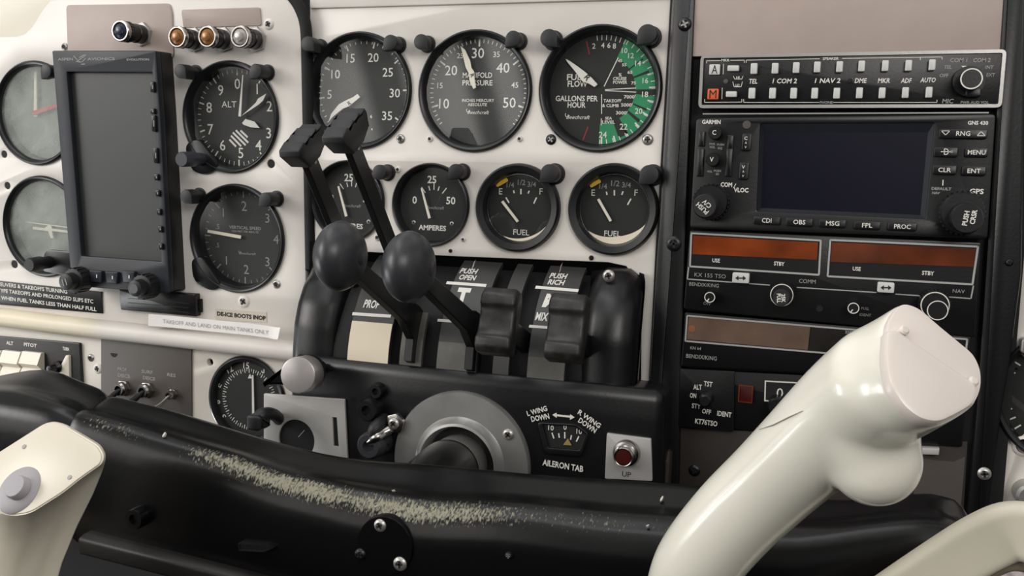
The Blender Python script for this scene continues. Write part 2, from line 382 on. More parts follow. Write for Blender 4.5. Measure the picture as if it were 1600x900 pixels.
# ================================================================== PANELS
# gauge centres: name -> frame, x, y, radius
G = {}
def gpos(key, F, cx, cy, R=None): G[key] = (F, cx, cy, R)
RB, RS = .0413, .0293
def box_c(F, x0, x1, y0, y1): return F.u((x0+x1)/2, (y0+y1)/2)
gpos('air', FP, *FP.u(57, 177), RB); gpos('dir', FP, *FP.u(69, 354), RB)
gpos('alt', FP, *box_c(FP, 284.4, 436.5, 94.5, 272), RB); gpos('vsi', FP, *box_c(FP, 297, 444, 289, 456.6), RB)
gpos('rpm', CP, -.11978, .13340, RB); gpos('map', CP, -.03168, .13335, RB); gpos('flow', CP, .05582, .13516, RB)
gpos('ampl', CP, *CP.u(544, 314), RS); gpos('ampr', CP, -.06212, .0546, RS); gpos('fuell', CP, .0026, .0552, RS*1.02); gpos('fuelr', CP, .06874, .05678, RS*1.03)
SUBD = -.004
gpos('adf', CP, *CP.u(386, 625, SUBD), .0335)
gpos('right', CP, *CP.u(1675, 622), .0413)
def hole(key, k=.965): F, x, y, R = G[key]; return circ(x, y, R*k, 56)
def relhole(px, py, rpx, F, d=0): x, y = F.u(px, py, d); return circ(x, y, rpx*F.sc(px, py, d)[0], 16)

# left flight instrument panel
t = Thing('pilot_panel', 'white painted left instrument panel with rounded top corner holding the big round dials', 'instrument panel', FP, FP.u(230, 300))
ol = [(-420, 60), (24, 57)] + [(38, 53), (48, 44), (57, 30), (66, 15), (78, 2), (92, -12), (110, -22), (200, -30), (400, -28), (430, -14), (450, 0), (462, 14), (469, 32), (472, 60), (472, 100), (474, 200), (476, 300), (477, 400), (478, 470), (478, 545), (300, 526), (120, 511), (-420, 470)]
mb = MB(); mb.add(holeplate(pxpoly(FP, ol, 0), [hole('air'), hole('dir'), hole('alt'), hole('vsi')]+[relhole(x, y, r, FP) for x, y, r in ((6, 241, 5.5), (11, 290, 5.5), (22, 413, 6), (423, 256, 6.5))], -.006, 0, .0012), M_WHITE); t.part('panel_plate', mb)
for hx, hy, hr in ((6, 241, 5.5), (11, 290, 5.5), (22, 413, 6), (423, 256, 6.5)):  # black discs plug the holes, painting in their dark depth
    x, y = FP.u(hx, hy); mb = MB(); mb.add(lathe([(hr*FP.sc(hx, hy)[0]*1.02, -.0008), (0, -.0008)], 20), M_MATTE, T(x, y)); t.part('hole_shade_disc', mb)
for x, y, r in ((420, 38, 9), (432, 444, 7), (381, 471, 10)): screw(t, FP, x, y, 0, r, M_WHITE if y != 444 else M_STEEL)
# beaded cream lower lip of the panel
lip = Thing('panel_lip', 'rounded off-white lip running under the left panel, yellowed at its left end', 'trim', FP, FP.u(200, 505, .004))
pts = [FP.u3(x, y, .0035) for x, y in ((-60, 486), (0, 495), (110, 509), (200, 519), (300, 530), (445, 547), (476, 550.5))]
r_ = .0078
pts = smoothpath(pts, 4)
mb = MB(); mb.add(tube(pts, r_, 24, Vector((0, 0, 1))), M_YELLOW_TUBE); lip.part('lip_tube', mb)

# centre panel
t = Thing('engine_panel', 'white painted centre panel carrying the engine and fuel dials above the throttle levers', 'instrument panel', CP, CP.u(760, 200))
ol = [(484, -60), (1052, -60), (1048, 0), (1036, 200), (1024, 400), (1016, 560), (1014, 600), (1010, 611), (1005, 612), (1001, 600), (1002, 470), (995, 436), (978, 416), (950, 410), (720, 401), (492, 390), (488, 250), (484, 60)]
mb = MB(); mb.add(holeplate(pxpoly(CP, ol, 0), [hole(k) for k in ('rpm', 'map', 'flow', 'ampl', 'ampr', 'fuell', 'fuelr')], -.006, 0, .0008), M_WHITE); t.part('panel_plate', mb)
mb = MB(); mb.add(boxy(*[CP.u(486, 0)[0], CP.u(1046, 0)[0]], CP.u(700, -30)[1], CP.u(700, 8)[1], 0, .0022, .002, .001), M_WHITE); t.part('top_flange', mb)
for x, y, r, m in ((626, 217, 7.5, M_STEEL), (672, 217, 5, M_WHITE), (812, 217, 5, M_WHITE), (622, 265, 5, M_WHITE), (590, 371, 5.5, M_WHITE), (724, 374, 4, M_WHITE), (861, 218, 8.5, M_BLACK), (1012, 218, 9, M_STEEL), (924, 403, 4, M_BLACK), (704, 392, 3, M_BLACK)):
    screw(t, CP, x, y, 0, r, m, M_FRAME if (x == 861) else None)
# black strip added to darken the gap between the two panels
mb = MB(); pp = [FP.u3(x, y, -.002) for x, y in ((436, -26), (458, -4), (471, 18), (478, 45), (480, 100), (482, 200), (484, 300), (486, 420))]
mb.add(tube(smoothpath(pp, 5), .0042, 12, Vector((0, 0, 1))), M_MATTE); single('gap_shade_strip', mb, 'black filler strip darkening the gap right of the left white panel', 'shade', FP, pp[4])

# lower left sub panel
t = Thing('lower_panel', 'off-white lower sub panel under the lip, carrying switches and a small dial', 'instrument panel', CP, CP.u(220, 590, SUBD))
ol = [(-420, 440), (60, 490), (300, 515), (490, 532), (490, 720), (300, 790), (-420, 800)]
mb = MB(); mb.add(holeplate(pxpoly(CP, ol, SUBD), [hole('adf')]+[relhole(328, 566, 5.5, CP, SUBD)], SUBD-.005, SUBD, .0006), M_SUBWHITE); t.part('panel_plate', mb)
for x, y, r in ((142, 559, 6), (153, 576, 8), (354, 534, 3.5), (411, 539, 3)): screw(t, CP, x, y, SUBD, r, M_WHITE if r > 7 else M_STEEL)
# right hand panel at the picture edge
RD = -.002
t = Thing('copilot_panel', 'white painted panel right of the radio rack at the picture edge', 'instrument panel', CP, CP.u(1660, 500))
ol = [(1590, -80), (1980, -80), (1980, 900), (1520, 900), (1560, 640)]
mb = MB(); mb.add(holeplate(pxpoly(CP, ol, RD), [hole('right')]+[relhole(1599, 699, 8, CP, RD)], RD-.005, RD, .0006), M_WHITE); t.part('panel_plate', mb)
x, y = CP.u(1599, 696, RD); mb = MB(); mb.add(lathe([(.0042, RD), (.0058, RD), (.0060, RD+.0012), (.0044, RD+.0022), (.0040, RD-.004)], 28), M_WHITE, T(x, y)); t.part('jack_ring', mb)
x, y = CP.u(1606, 772, .004); mb = MB(); mb.add(lathe([(.0001, .012), (.006, .012), (.0075, .010), (.0078, RD)][::-1], 28), M_STEEL, T(x, y)); t.part('round_knob', mb)
x, y = CP.u(1612, 545, .004); mb = MB(); mb.add(boxy(x-.006, x+.012, y-.003, y+.006, RD, .006, .002, .001), M_STEEL); t.part('clip', mb)
screw(t, CP, 1589, 577, RD, 2.2, M_BLACK)

# ================================================================== ROUND DIALS
DZ = -.0065; DZF = -.0095
def gauge(key, name, label, face, glass=M_GLASS, dz=DZ, kind='slim', cat='gauge', group=None):
    F, cx, cy, R = G[key]; t = Thing(name, label, cat, F, (cx, cy, 0), group); X = T(cx, cy)
    mb = MB()
    if kind == 'slim': pr = [(R*.86, dz-.001), (R*.885, dz+.002), (R*.90, .0002), (R*.93, .0022), (R*.97, .0028), (R, .0018), (R*1.005, .0003), (R*.97, .0003), (R*.955, dz-.002)]
    else: pr = [(R*.76, dz-.001), (R*.775, dz+.003), (R*.79, .0015), (R*.82, .0042), (R*.95, .0052), (R, .0036), (R*1.01, .0003), (R*.96, .0003), (R*.955, dz-.002)]
    mb.add(lathe(pr[::-1], 72), M_BEZEL, X); t.part('bezel', mb, angle=50)
    d = MB(); d.add(lathe([(R*.93 if kind == 'slim' else R*.84, dz), (0, dz)], 64), face, X)
    t.dz = dz; t.face = d; t.R = R; t.c = (cx, cy); t.glassmat = glass; t.kindk = kind
    return t
def finish(t, glass=True):
    f = t.part('dial_face', t.face)
    if glass:
        k = .905 if t.kindk == 'slim' else .79; g = MB(); z = -.0012 if t.kindk == 'slim' else .0006
        g.add(lathe([(t.R*k, z-.0004), (0, z-.0004)][::1], 48), t.glassmat, T(*t.c)); t.part('cover_glass', g)
    return f
def ticks(t, a0, a1, n, r0, r1, w, m, major=0, r0m=None, wm=None, skip=()):
    cx, cy = t.c; z = t.dz+.0001
    for i in range(n+1):
        if i in skip: continue
        a = radians(a0+(a1-a0)*i/n); s, c = sin(a), cos(a); M = major and i % major == 0
        ra = (r0m if M and r0m else r0)*t.R; rb = r1*t.R; ww = (wm if M and wm else w)/2
        t.face.add(([(cx+s*ra-c*ww, cy+c*ra+s*ww, z), (cx+s*ra+c*ww, cy+c*ra-s*ww, z), (cx+s*rb+c*ww, cy+c*rb-s*ww, z), (cx+s*rb-c*ww, cy+c*rb+s*ww, z)], [(0, 1, 2, 3)]), m)
def arcband(t, a0, a1, r0, r1, m, n=16, dz=.00006):
    cx, cy = t.c; z = t.dz+dz; vs = []
    for i in range(n+1):
        a = radians(a0+(a1-a0)*i/n)
        for r in (r0, r1): vs.append((cx+sin(a)*r*t.R, cy+cos(a)*r*t.R, z))
    t.face.add((vs, [(2*i, 2*i+2, 2*i+3, 2*i+1) for i in range(n)]), m)
def dt(t, s, px, py, h, **k):
    m = k.pop('m', M_PRINT); txt(t.face, t.F, s, px, py, h, t.dz, m, **k)
def pxneedle(t, name, pts, m=M_NEEDLE, lift=.0018, th=.0006, label=None, mark=None, hub=None):
    o = pxpoly(t.F, pts, t.dz+lift); mb = MB(); mb.add(prism(o, t.dz+lift, t.dz+lift+th), m)
    if hub: x, y = t.F.u(*hub, t.dz+lift); mb.add(lathe([(.0022, t.dz), (.0022, t.dz+lift+.0009), (0, t.dz+lift+.0012)], 20), m if m != M_RED else M_RED, T(x, y))
    if mark: txt(mb, t.F, mark[0], mark[1], mark[2], mark[3], t.dz+lift+th, M_PRINTBLK, rot=mark[4], off=.02)
    return t.part(name, mb, label=label)
def bar(p, q, w0, w1=None):                   # tapered bar outline between two pixels
    w1 = w0 if w1 is None else w1; a, b = Vector(p), Vector(q); d = (b-a).normalized(); n = Vector((-d.y, d.x))
    return [tuple(a-n*w0/2), tuple(b-n*w1/2), tuple(b+n*w1/2), tuple(a+n*w0/2)]
def script(t, px, py, w, h=7, m=M_PRINT):      # flourish-style maker's script with a curled capital
    txt(t.face, t.F, 'Beechcraft', px+w*.04, py+1, h*.78, t.dz, m, wpx=w, shear=.35, off=.004)
    x, y = t.F.u(px-w*.40, py-h*.25, t.dz); s = t.F.sc(px, py, t.dz)[0]; r = h*.62*s
    pts = [(x+r*(1-.10*k)*cos(2.4+k*.62), y+r*(1-.10*k)*sin(2.4+k*.62)) for k in range(9)]
    for a, b in zip(pts, pts[1:]):
        d = Vector((b[0]-a[0], b[1]-a[1])).normalized()*s*.5; n = Vector((-d.y, d.x)); z = t.dz+.00014
        t.face.add(([(a[0]-n.x, a[1]-n.y, z), (b[0]-n.x, b[1]-n.y, z), (b[0]+n.x, b[1]+n.y, z), (a[0]+n.x, a[1]+n.y, z)], [(0, 1, 2, 3)]), m)

# -- airspeed dial (top left, half behind the tall display)
t = gauge('air', 'airspeed_gauge', 'glare-hazed round dial with a white and a red needle at the top left edge', M_PALECARD, M_GLAREGLASS, DZF)
ticks(t, 0, 350, 35, .74, .84, .0006, M_PRINTDIM, 5, .70, .001)
for a, s in ((40, '60'), (100, '100'), (160, '140'), (215, '180'), (270, '220'), (320, '260')):
    x = 66+48*sin(radians(a)); y = 176-52*cos(radians(a)); dt(t, s, x, y, 10, m=M_PRINTDIM)
finish(t)
pxneedle(t, 'needle', bar((56, 182), (56, 112), 5, 3.5), M_NEEDLE, hub=(56, 176))
pxneedle(t, 'needle', bar((52, 177), (104, 160), 7, 4), M_RED, .0028, label='red needle')
# -- directional dial below it
t = gauge('dir', 'heading_gauge', 'glare-hazed round dial with a white aeroplane line, lower left beside the tall display', M_PALECARD, M_GLAREGLASS, DZF)
ticks(t, 0, 350, 72, .76, .84, .0005, M_PRINTDIM, 6, .72, .001)
for a, s in ((-60, 'W'), (30, 'N'), (120, 'E')): dt(t, s, 76+46*sin(radians(a)), 353-50*cos(radians(a)), 10, m=M_PRINTDIM)
finish(t)
o = [(52, 354), (70, 356.5), (76, 352), (80, 352), (82, 357), (118, 362), (118, 365), (82, 361), (84, 372), (80, 372), (76, 361), (52, 358)]
pxneedle(t, 'aeroplane_symbol', o, M_NEEDLE)
pxneedle(t, 'needle', bar((42, 347), (120, 357), 1.6), M_NEEDLE, .0006)
x, y = FP.u(45, 414, .024); mb = MB()
mb.add(lathe([(0, .024), (.0048, .024), (.0056, .0225), (.0058, .012), (.0050, .0105), (.0050, -.001)][::-1], 28), M_RUBBER, T(x, y)); t.part('setting_knob', mb)
cx, cy = G['dir'][1:3]; mb = MB(); mb.add(prism(rounded([(x-.009, y-.008), (x+.030, y-.012), (x+.04, y+.010), (x-.004, y+.010)], .006), .0004, .0030, .0008), M_BEZEL); t.part('bezel_ear', mb)

# -- altimeter
t = gauge('alt', 'altimeter', 'altimeter marked ALT with digits 0 to 9, right of the tall display', M_CARD, dz=DZF)
ticks(t, 0, 360, 50, .80, .88, .0005, M_PRINT, 5, .76, .0011)
for s, x, y in (('0', 371, 131), ('1', 402, 139), ('2', 421, 166), ('3', 420, 208), ('4', 404, 227), ('5', 376.5, 239), ('6', 348, 227), ('7', 329, 202), ('8', 327, 168), ('9', 345, 141)): dt(t, s, x, y, 16, off=.004)
dt(t, 'ALT', 358, 163, 9.5, wpx=23, off=.0)
for a, b in (((358.5, 218), (369, 229)), ((361, 212), (377, 228.5)), ((364, 207), (384, 227)), ((368.5, 203.5), (388, 223)), ((376, 204), (387, 214.5))): seg(t.face, FP, a, b, 3.3, t.dz, M_PRINT)   # striped warning sector
finish(t)
pxneedle(t, 'needle', bar((375, 182), (380, 117), 4, 1.2), M_PRINT, .0034)
pxneedle(t, 'needle', [(378, 181), (400, 161), (404, 154), (417, 146), (411, 158), (404, 164)], M_PRINT, .0028)
pxneedle(t, 'needle', [(379, 192), (384, 186), (398, 190), (406, 200), (393, 199), (381, 195)], M_PRINT, .0022)
mb = MB(); x, y = FP.u(283, 249, .026)
mb.add(lathe([(0, .026), (.0050, .026), (.0056, .025), (.0056, .012), (.0048, .011), (.0048, .001)][::-1], 28), mat('slate_plastic', (58, 58, 66), .4), T(x, y)); t.part('setting_knob', mb)
cx, cy = t.c; mb = MB(); a, b = FP.u(296, 248, .002), FP.u(330, 262, .002)
mb.add(prism(rounded([FP.u(288, 226, .002), FP.u(300, 268, .002), FP.u(322, 274, .002), FP.u(345, 262, .002), FP.u(310, 215, .002)], .007), .0004, .0026, .0008), M_BEZEL); t.part('bezel_ear', mb)

# -- vertical speed dial
t = gauge('vsi', 'vertical_speed_gauge', 'vertical speed dial with a cream needle pointing left, below the altimeter', M_CARD, dz=DZF)
ticks(t, -90, 270, 40, .80, .86, .0005, M_PRINTDIM, 5, .74, .0009)
for s, x, y, h in (('2', 381.6, 322, 15), ('3', 418, 341, 14), ('4', 431.5, 374, 14), ('3', 418, 409, 14), ('2', 385, 421, 14), ('1', 354, 407, 13), ('.5', 340, 383, 7), ('1', 349, 332, 13), ('.5', 340, 354, 8)): dt(t, s, x, y, h, off=0, m=M_PRINTDIM)
dt(t, 'VERTICAL SPEED', 383, 356, 4.5, wpx=50, m=M_PRINTDIM, off=.02); dt(t, '1000 FEET PER MINUTE', 383, 362, 3, wpx=42, m=M_PRINTDIM, off=.01)
script(t, 386, 395, 26, 5, M_PRINTDIM); finish(t)
pxneedle(t, 'needle', bar((377, 370.5), (325, 361), 5, 4.5), M_NEEDLE)
mb = MB(); mb.add(prism(rounded([FP.u(299, 405, .002), FP.u(302, 440, .002), FP.u(330, 455, .002), FP.u(348, 448, .002), FP.u(315, 400, .002)], .008), .0004, .0026, .0008), M_BEZEL); t.part('bezel_ear', mb)

# -- tachometer
t = gauge('rpm', 'tachometer', 'round dial numbered 5 to 35 behind the two flat topped levers', M_CARD)
ticks(t, -135, 135, 37, .82, .91, .0006, M_PRINT); ticks(t, -97.6, 125, 6, .76, .91, .0011, M_PRINT)
for s, x, y in (('5', 515, 147.5), ('10', 524.5, 116), ('15', 548, 91), ('20', 583.4, 90), ('25', 606, 113), ('30', 617, 145.5), ('35', 605, 181)): dt(t, s, x, y, 13.5, off=.006)
dt(t, '6', 580, 182, 5); dt(t, '4', 581, 202, 4); finish(t)
pxneedle(t, 'needle', [(563, 152), (557, 157), (546, 166), (536, 170), (521, 182), (514, 190), (518, 178), (530, 163), (541, 157), (552, 152), (559, 147)], M_PRINT, mark=('R', 546, 161, 6, 35))

# -- manifold pressure
t = gauge('map', 'manifold_pressure_gauge', 'manifold pressure dial numbered 10 to 50, middle of the top row', M_CARD)
ticks(t, -128.4, 128.4, 48, .81, .90, .0006, M_PRINT); ticks(t, -107, 107, 4, .75, .90, .0012, M_PRINT)
for s, x, y, h in (('10', 694, 162, 15), ('15', 687.6, 133.6, 8.5), ('20', 705, 110, 15), ('25', 719, 87, 8), ('30', 747, 83, 15.5), ('35', 776, 85, 8.5), ('40', 786, 106, 15.5), ('45', 804.5, 133, 8.5), ('50', 796, 160.5, 15.5)): dt(t, s, x, y, h, off=.006)
dt(t, 'MANIFOLD', 746, 117.5, 8, wpx=46); dt(t, 'PRESSURE', 746, 129.5, 8, wpx=47)
dt(t, 'INCHES MERCURY', 747, 157, 4.4, wpx=50); dt(t, 'ABSOLUTE', 746, 163.5, 4.4, wpx=30); script(t, 746, 174.5, 34, 7); finish(t)
pxneedle(t, 'needle', [(744, 137), (740, 139), (734, 126), (733, 115), (728, 105), (720, 72), (727, 78), (735, 95), (737, 106), (741, 112), (742, 124)], M_NEEDLE, mark=('R', 738, 118, 6, -70))

# -- fuel flow
t = gauge('flow', 'fuel_flow_gauge', 'fuel flow dial with a wide green arc, rightmost of the top row', M_DIAL)
arcband(t, 24, 181, .54, .86, M_GREEN, 40)
for a, w, r0, r1 in ((53, 2.2, .54, .80), (69, 3.2, .54, .80), (93, 7.5, .54, .86), (113, 2.5, .54, .80), (128, 4.0, .54, .80), (152, 12, .54, .82)): arcband(t, a-w/2, a+w/2, r0, r1, M_DIAL, 4, .0001)
ticks(t, -8, 24, 6, .78, .86, .0005, M_PRINT); ticks(t, 27, 180, 20, .79, .86, .0006, M_PRINT); ticks(t, 57, 178, 8, .76, .86, .0010, M_PRINT)
for s, x, y, h in (('2', 928, 72, 8), ('4', 942, 71, 8), ('6', 951.5, 71, 8), ('8', 960, 72, 8), ('10', 976, 79, 8), ('12', 986, 87, 8), ('14', 997, 99, 8), ('16', 1008.5, 126, 8), ('18', 1008, 147.5, 8.5), ('20', 998, 173.5, 8.5), ('22', 974.5, 198, 9), ('24', 942, 210.5, 9)): dt(t, s, x, y, h, off=.01)
for s, x, y, h, w in (('FUEL', 901, 120.5, 9, 30), ('FLOW', 902.5, 131, 9, 31), ('GALLONS PER', 901, 154, 8.2, 66), ('HOUR', 901, 164, 8.2, 28), ('SEA', 951, 184.8, 4.2, 11), ('LEVEL', 951, 190.8, 4.6, 20), ('TAKEOFF', 957, 157.5, 4.6, 28), ('& CLIMB', 954, 165, 4.6, 26), ('7000\'', 984, 151.4, 5, 18), ('5000\'', 979.5, 164, 5, 18), ('3000\'', 971.5, 176.4, 5, 18), ('%', 969, 117, 5, 5), ('CRUISE', 968.5, 122.8, 4.6, 21), ('POWER', 969, 128.6, 4.6, 22), ('45', 968.7, 95, 4.2, 7), ('55', 975.5, 101.3, 4.2, 7), ('65', 984.5, 113, 4.4, 8), ('75', 990, 129.7, 4.6, 7.5)): dt(t, s, x, y, h, wpx=w, off=.02)
script(t, 902, 182, 37, 7.5)
for p, q, w in (((944, 135), (966, 90), 1.5), ((945.5, 140), (994, 137.5), 1.3), ((945.5, 141.5), (994, 144), 1.3), ((940, 147.5), (940, 178), 1.3), ((939.5, 185), (939.5, 196), 1.3)): seg(t.face, CP, p, q, w, t.dz, M_PRINT)
seg(t.face, CP, (916.5, 64), (921, 85), 2, t.dz, M_REDDIM); seg(t.face, CP, (919, 198), (911, 219), 2, t.dz, M_REDDIM); finish(t)
pxneedle(t, 'needle', [(934, 132), (929, 136), (921, 131), (910, 127), (899, 112), (886, 96), (884, 92), (890, 95), (903, 104), (915, 113), (925, 122)], M_PRINT, mark=('R', 918, 121.5, 9, -50))

# -- two ammeters
def ammeter(key, label, dx, dy):
    t = gauge(key, 'ammeter', label, M_DIAL, dz=-.005, group='ammeters')
    for a in (-38, -17, 0, 17, 38): ticks(t, a, a+1, 1, .36, .36+(.17 if a in (-38, 0, 38) else .11), .0007, M_PRINT, skip=(1,))
    for s, x, y, h in (('25', 675, 280.5, 11), ('0', 648, 312.5, 11), ('50', 704.5, 313.5, 11)): dt(t, s, x+dx, y+dy, h, off=.02)
    dt(t, 'AMPERES', 675.5+dx, 356+dy, 7.5, wpx=43, off=.03); script(t, 679+dx, 323.5+dy, 28, 6, M_PRINTDIM); finish(t)
    pxneedle(t, 'needle', bar((671.5+dx, 341+dy), (659+dx, 294+dy), 4, 2.5), M_NEEDLE)
    for x, y in ((646.5, 347.5), (706, 349.5)): screw(t, CP, x+dx, y+dy, t.dz, 3.5, M_STEEL, name='dial_screw', h=.0006)
    return t
ammeter('ampl', 'small ammeter partly hidden behind the lever arms', -130, -3.0)
ammeter('ampr', 'small ammeter with its dial in full view, left of the fuel gauges', 0, 0)

# -- two fuel gauges
def fuelgauge(key, label, T_, needle, bars, cres):
    t = gauge(key, 'fuel_gauge', label, M_DIAL, dz=-.004, kind='fat', group='fuel gauges'); F = CP
    for s, x, y, h in T_: dt(t, s, x, y, h, off=.006, m=M_PRINT if s in ('E', 'F', 'FUEL') else M_PRINTDIM)
    for p, q in bars: seg(t.face, F, p, q, 2.2, t.dz, M_PRINT)
    finish(t)
    pxneedle(t, 'needle', needle, M_NEEDLE)
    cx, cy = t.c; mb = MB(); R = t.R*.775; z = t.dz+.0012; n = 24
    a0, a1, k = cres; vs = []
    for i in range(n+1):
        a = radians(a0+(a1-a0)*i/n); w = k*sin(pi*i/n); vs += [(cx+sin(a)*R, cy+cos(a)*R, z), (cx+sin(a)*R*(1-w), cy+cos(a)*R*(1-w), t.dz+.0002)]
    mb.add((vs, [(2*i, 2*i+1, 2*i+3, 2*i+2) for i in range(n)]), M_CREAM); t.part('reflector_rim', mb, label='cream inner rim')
    mb = MB(); mb.add(lathe([(R*1.0, t.dz+.0012), (R*1.0, t.dz+.0020), (R*.985, t.dz+.0020), (R*.985, t.dz+.0012)], 64), M_CHROME, T(cx, cy)); t.part('rim_ring', mb)
    return t
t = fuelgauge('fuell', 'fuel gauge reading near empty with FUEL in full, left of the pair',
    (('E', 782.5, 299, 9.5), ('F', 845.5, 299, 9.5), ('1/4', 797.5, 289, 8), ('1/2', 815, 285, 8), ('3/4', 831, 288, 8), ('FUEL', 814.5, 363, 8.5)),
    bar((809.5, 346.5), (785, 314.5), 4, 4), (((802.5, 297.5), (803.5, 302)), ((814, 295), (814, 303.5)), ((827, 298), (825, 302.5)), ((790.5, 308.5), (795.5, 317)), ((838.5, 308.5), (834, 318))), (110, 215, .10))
script(t, 816, 328.5, 30, 6.5, M_PRINTDIM); arcs = MB(); o = bar((775.5, 290), (793, 280), 6); arcs.add(prism(rounded(pxpoly(CP, o, t.dz+.0015), .0008), t.dz+.0012, t.dz+.0016), M_YELLOW); t.part('yellow_arc', arcs, label='yellow caution bar')
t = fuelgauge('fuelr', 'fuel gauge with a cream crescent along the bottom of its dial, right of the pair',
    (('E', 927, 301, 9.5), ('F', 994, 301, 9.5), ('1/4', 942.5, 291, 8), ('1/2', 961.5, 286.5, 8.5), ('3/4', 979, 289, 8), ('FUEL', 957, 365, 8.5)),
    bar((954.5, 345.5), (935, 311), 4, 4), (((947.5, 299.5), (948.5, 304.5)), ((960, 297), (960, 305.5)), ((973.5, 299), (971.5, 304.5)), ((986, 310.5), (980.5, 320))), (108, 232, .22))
script(t, 961, 333, 28, 6.5, M_PRINTDIM); arcs = MB(); o = bar((922, 291), (938, 282), 6); arcs.add(prism(rounded(pxpoly(CP, o, t.dz+.0015), .0008), t.dz+.0012, t.dz+.0016), M_YELLOW); t.part('yellow_arc', arcs, label='yellow caution bar')

# -- small compass card dial on the lower panel
F, cx, cy, R = G['adf']
t = Thing('compass_card_gauge', 'small black compass card dial above the black yoke bar, left of the grey knob', 'gauge', CP, (cx, cy, SUBD))
mb = MB(); mb.add(lathe([(R*.86, SUBD-.003), (R*.9, SUBD+.001), (R*.97, SUBD+.0016), (R, SUBD+.001), (R*1.0, SUBD-.002)][::-1], 64), M_BEZEL, T(cx, cy)); mb.add(lathe([(R*1.0, SUBD+.0002), (R*1.02, SUBD+.0008), (R*1.04, SUBD+.0002)][::-1], 64), M_CHROME, T(cx, cy)); t.part('bezel', mb)
t.dz = SUBD-.0028; t.face = MB(); t.face.add(lathe([(R*.9, t.dz), (0, t.dz)], 56), M_DIAL, T(cx, cy)); t.R = R; t.c = (cx, cy); t.glassmat = M_GLASS; t.kindk = 'slim'
for s, x, y, r in (('15', 385, 571, 0), ('S', 412.5, 579, -40), ('12', 359, 577, 30), ('E', 342, 601, 60), ('6', 340, 628, 95), ('3', 349, 651, 125)): dt(t, s, x, y, 9.5, rot=r, off=.01)
ticks(t, 0, 355, 71, .66, .72, .0004, M_PRINT, 2, .62, .0006)
f = t.part('dial_face', t.face); g = MB(); g.add(lathe([(R*.88, SUBD+.0004), (0, SUBD+.0004)], 40), M_GLASS, T(cx, cy)); t.part('cover_glass', g)
pxneedle(t, 'needle', [(394, 586), (396.5, 586), (398, 648), (394.5, 648)], M_PRINT, .0008)
pxneedle(t, 'index_triangle', [(388, 591), (394, 591), (391, 584)], M_PRINT, .0008)
# -- dial at the right picture edge
t = gauge('right', 'attitude_gauge', 'black round dial cut off by the right picture edge', M_DIAL)
ticks(t, 200, 340, 14, .76, .86, .0009, M_PRINT); finish(t)
pxneedle(t, 'needle', bar((1640, 622), (1690, 622), 4), M_NEEDLE)

# ================================================================== POST LIGHTS
def post(px, py, tgt, label, F=None, L=.0145, r=.0052):
    F = F or CP; x, y = F.u(px, py, L); tx, ty = tgt; a = atan2(ty-y, tx-x)
    t = Thing('post_light', label, 'instrument light', F, (x, y, 0), 'black post lights around the dials'); X = T(x, y)
    mb = MB(); mb.add(lathe([(0, L*.62), (r*.92, L*.62), (r*.92, .0012), (r*1.15, .0010), (r*1.15, -.0004)][::-1], 28), M_RUBBER, X); t.part('light_stem', mb)
    o = [(r*cos(b), r*sin(b)) for b in [a+.62+i*(2*pi-1.24)/22 for i in range(23)]]+[(r*1.5*cos(a), r*1.5*sin(a))]
    mb = MB(); mb.add(prism(o, L*.5, L, .0007), M_RUBBER, X); t.part('light_hood', mb)
def gc(k): return G[k][1:3]
post(71, 111, gc('air'), 'black post light at the upper right of the glare-hazed top left dial', FP)
post(281, 111, gc('alt'), 'black post light between the tall display and the altimeter, upper left of ALT', FP, .019)
post(399, 111, gc('alt'), 'black post light overlapping the upper right rim of the altimeter', FP, .016)
post(290, 307, gc('vsi'), 'black post light at the upper left of the vertical speed dial', FP, .017)
post(414, 312, gc('vsi'), 'black post light overlapping the upper right rim of the vertical speed dial', FP, .016)
post(480, 68, gc('rpm'), 'black post light over the panel gap, upper left of the tachometer', CP, .019)
post(609, 66, gc('rpm'), 'black post light at the upper right of the tachometer')
post(657, 65, gc('map'), 'black post light at the upper left of the manifold pressure dial', CP, .0125)
post(801, 60, gc('map'), 'black post light at the upper right of the manifold pressure dial', CP, .014)
post(857, 59, gc('flow'), 'black post light at the upper left of the fuel flow dial', CP, .0125, .0058)
post(1011, 53, gc('flow'), 'black post light at the upper right of the fuel flow dial', CP, .014, .0062)
post(592, 269, gc('ampl'), 'black post light peeping out behind a lever arm beside the hidden ammeter')
post(711, 268, gc('ampr'), 'black post light at the upper right of the fully visible ammeter')
post(858, 271, gc('fuell'), 'black post light at the upper right of the left fuel gauge', CP, .0145, .0062)
post(1014, 273, gc('fuelr'), 'black post light at the upper right of the right fuel gauge', CP, .0145, .0062)
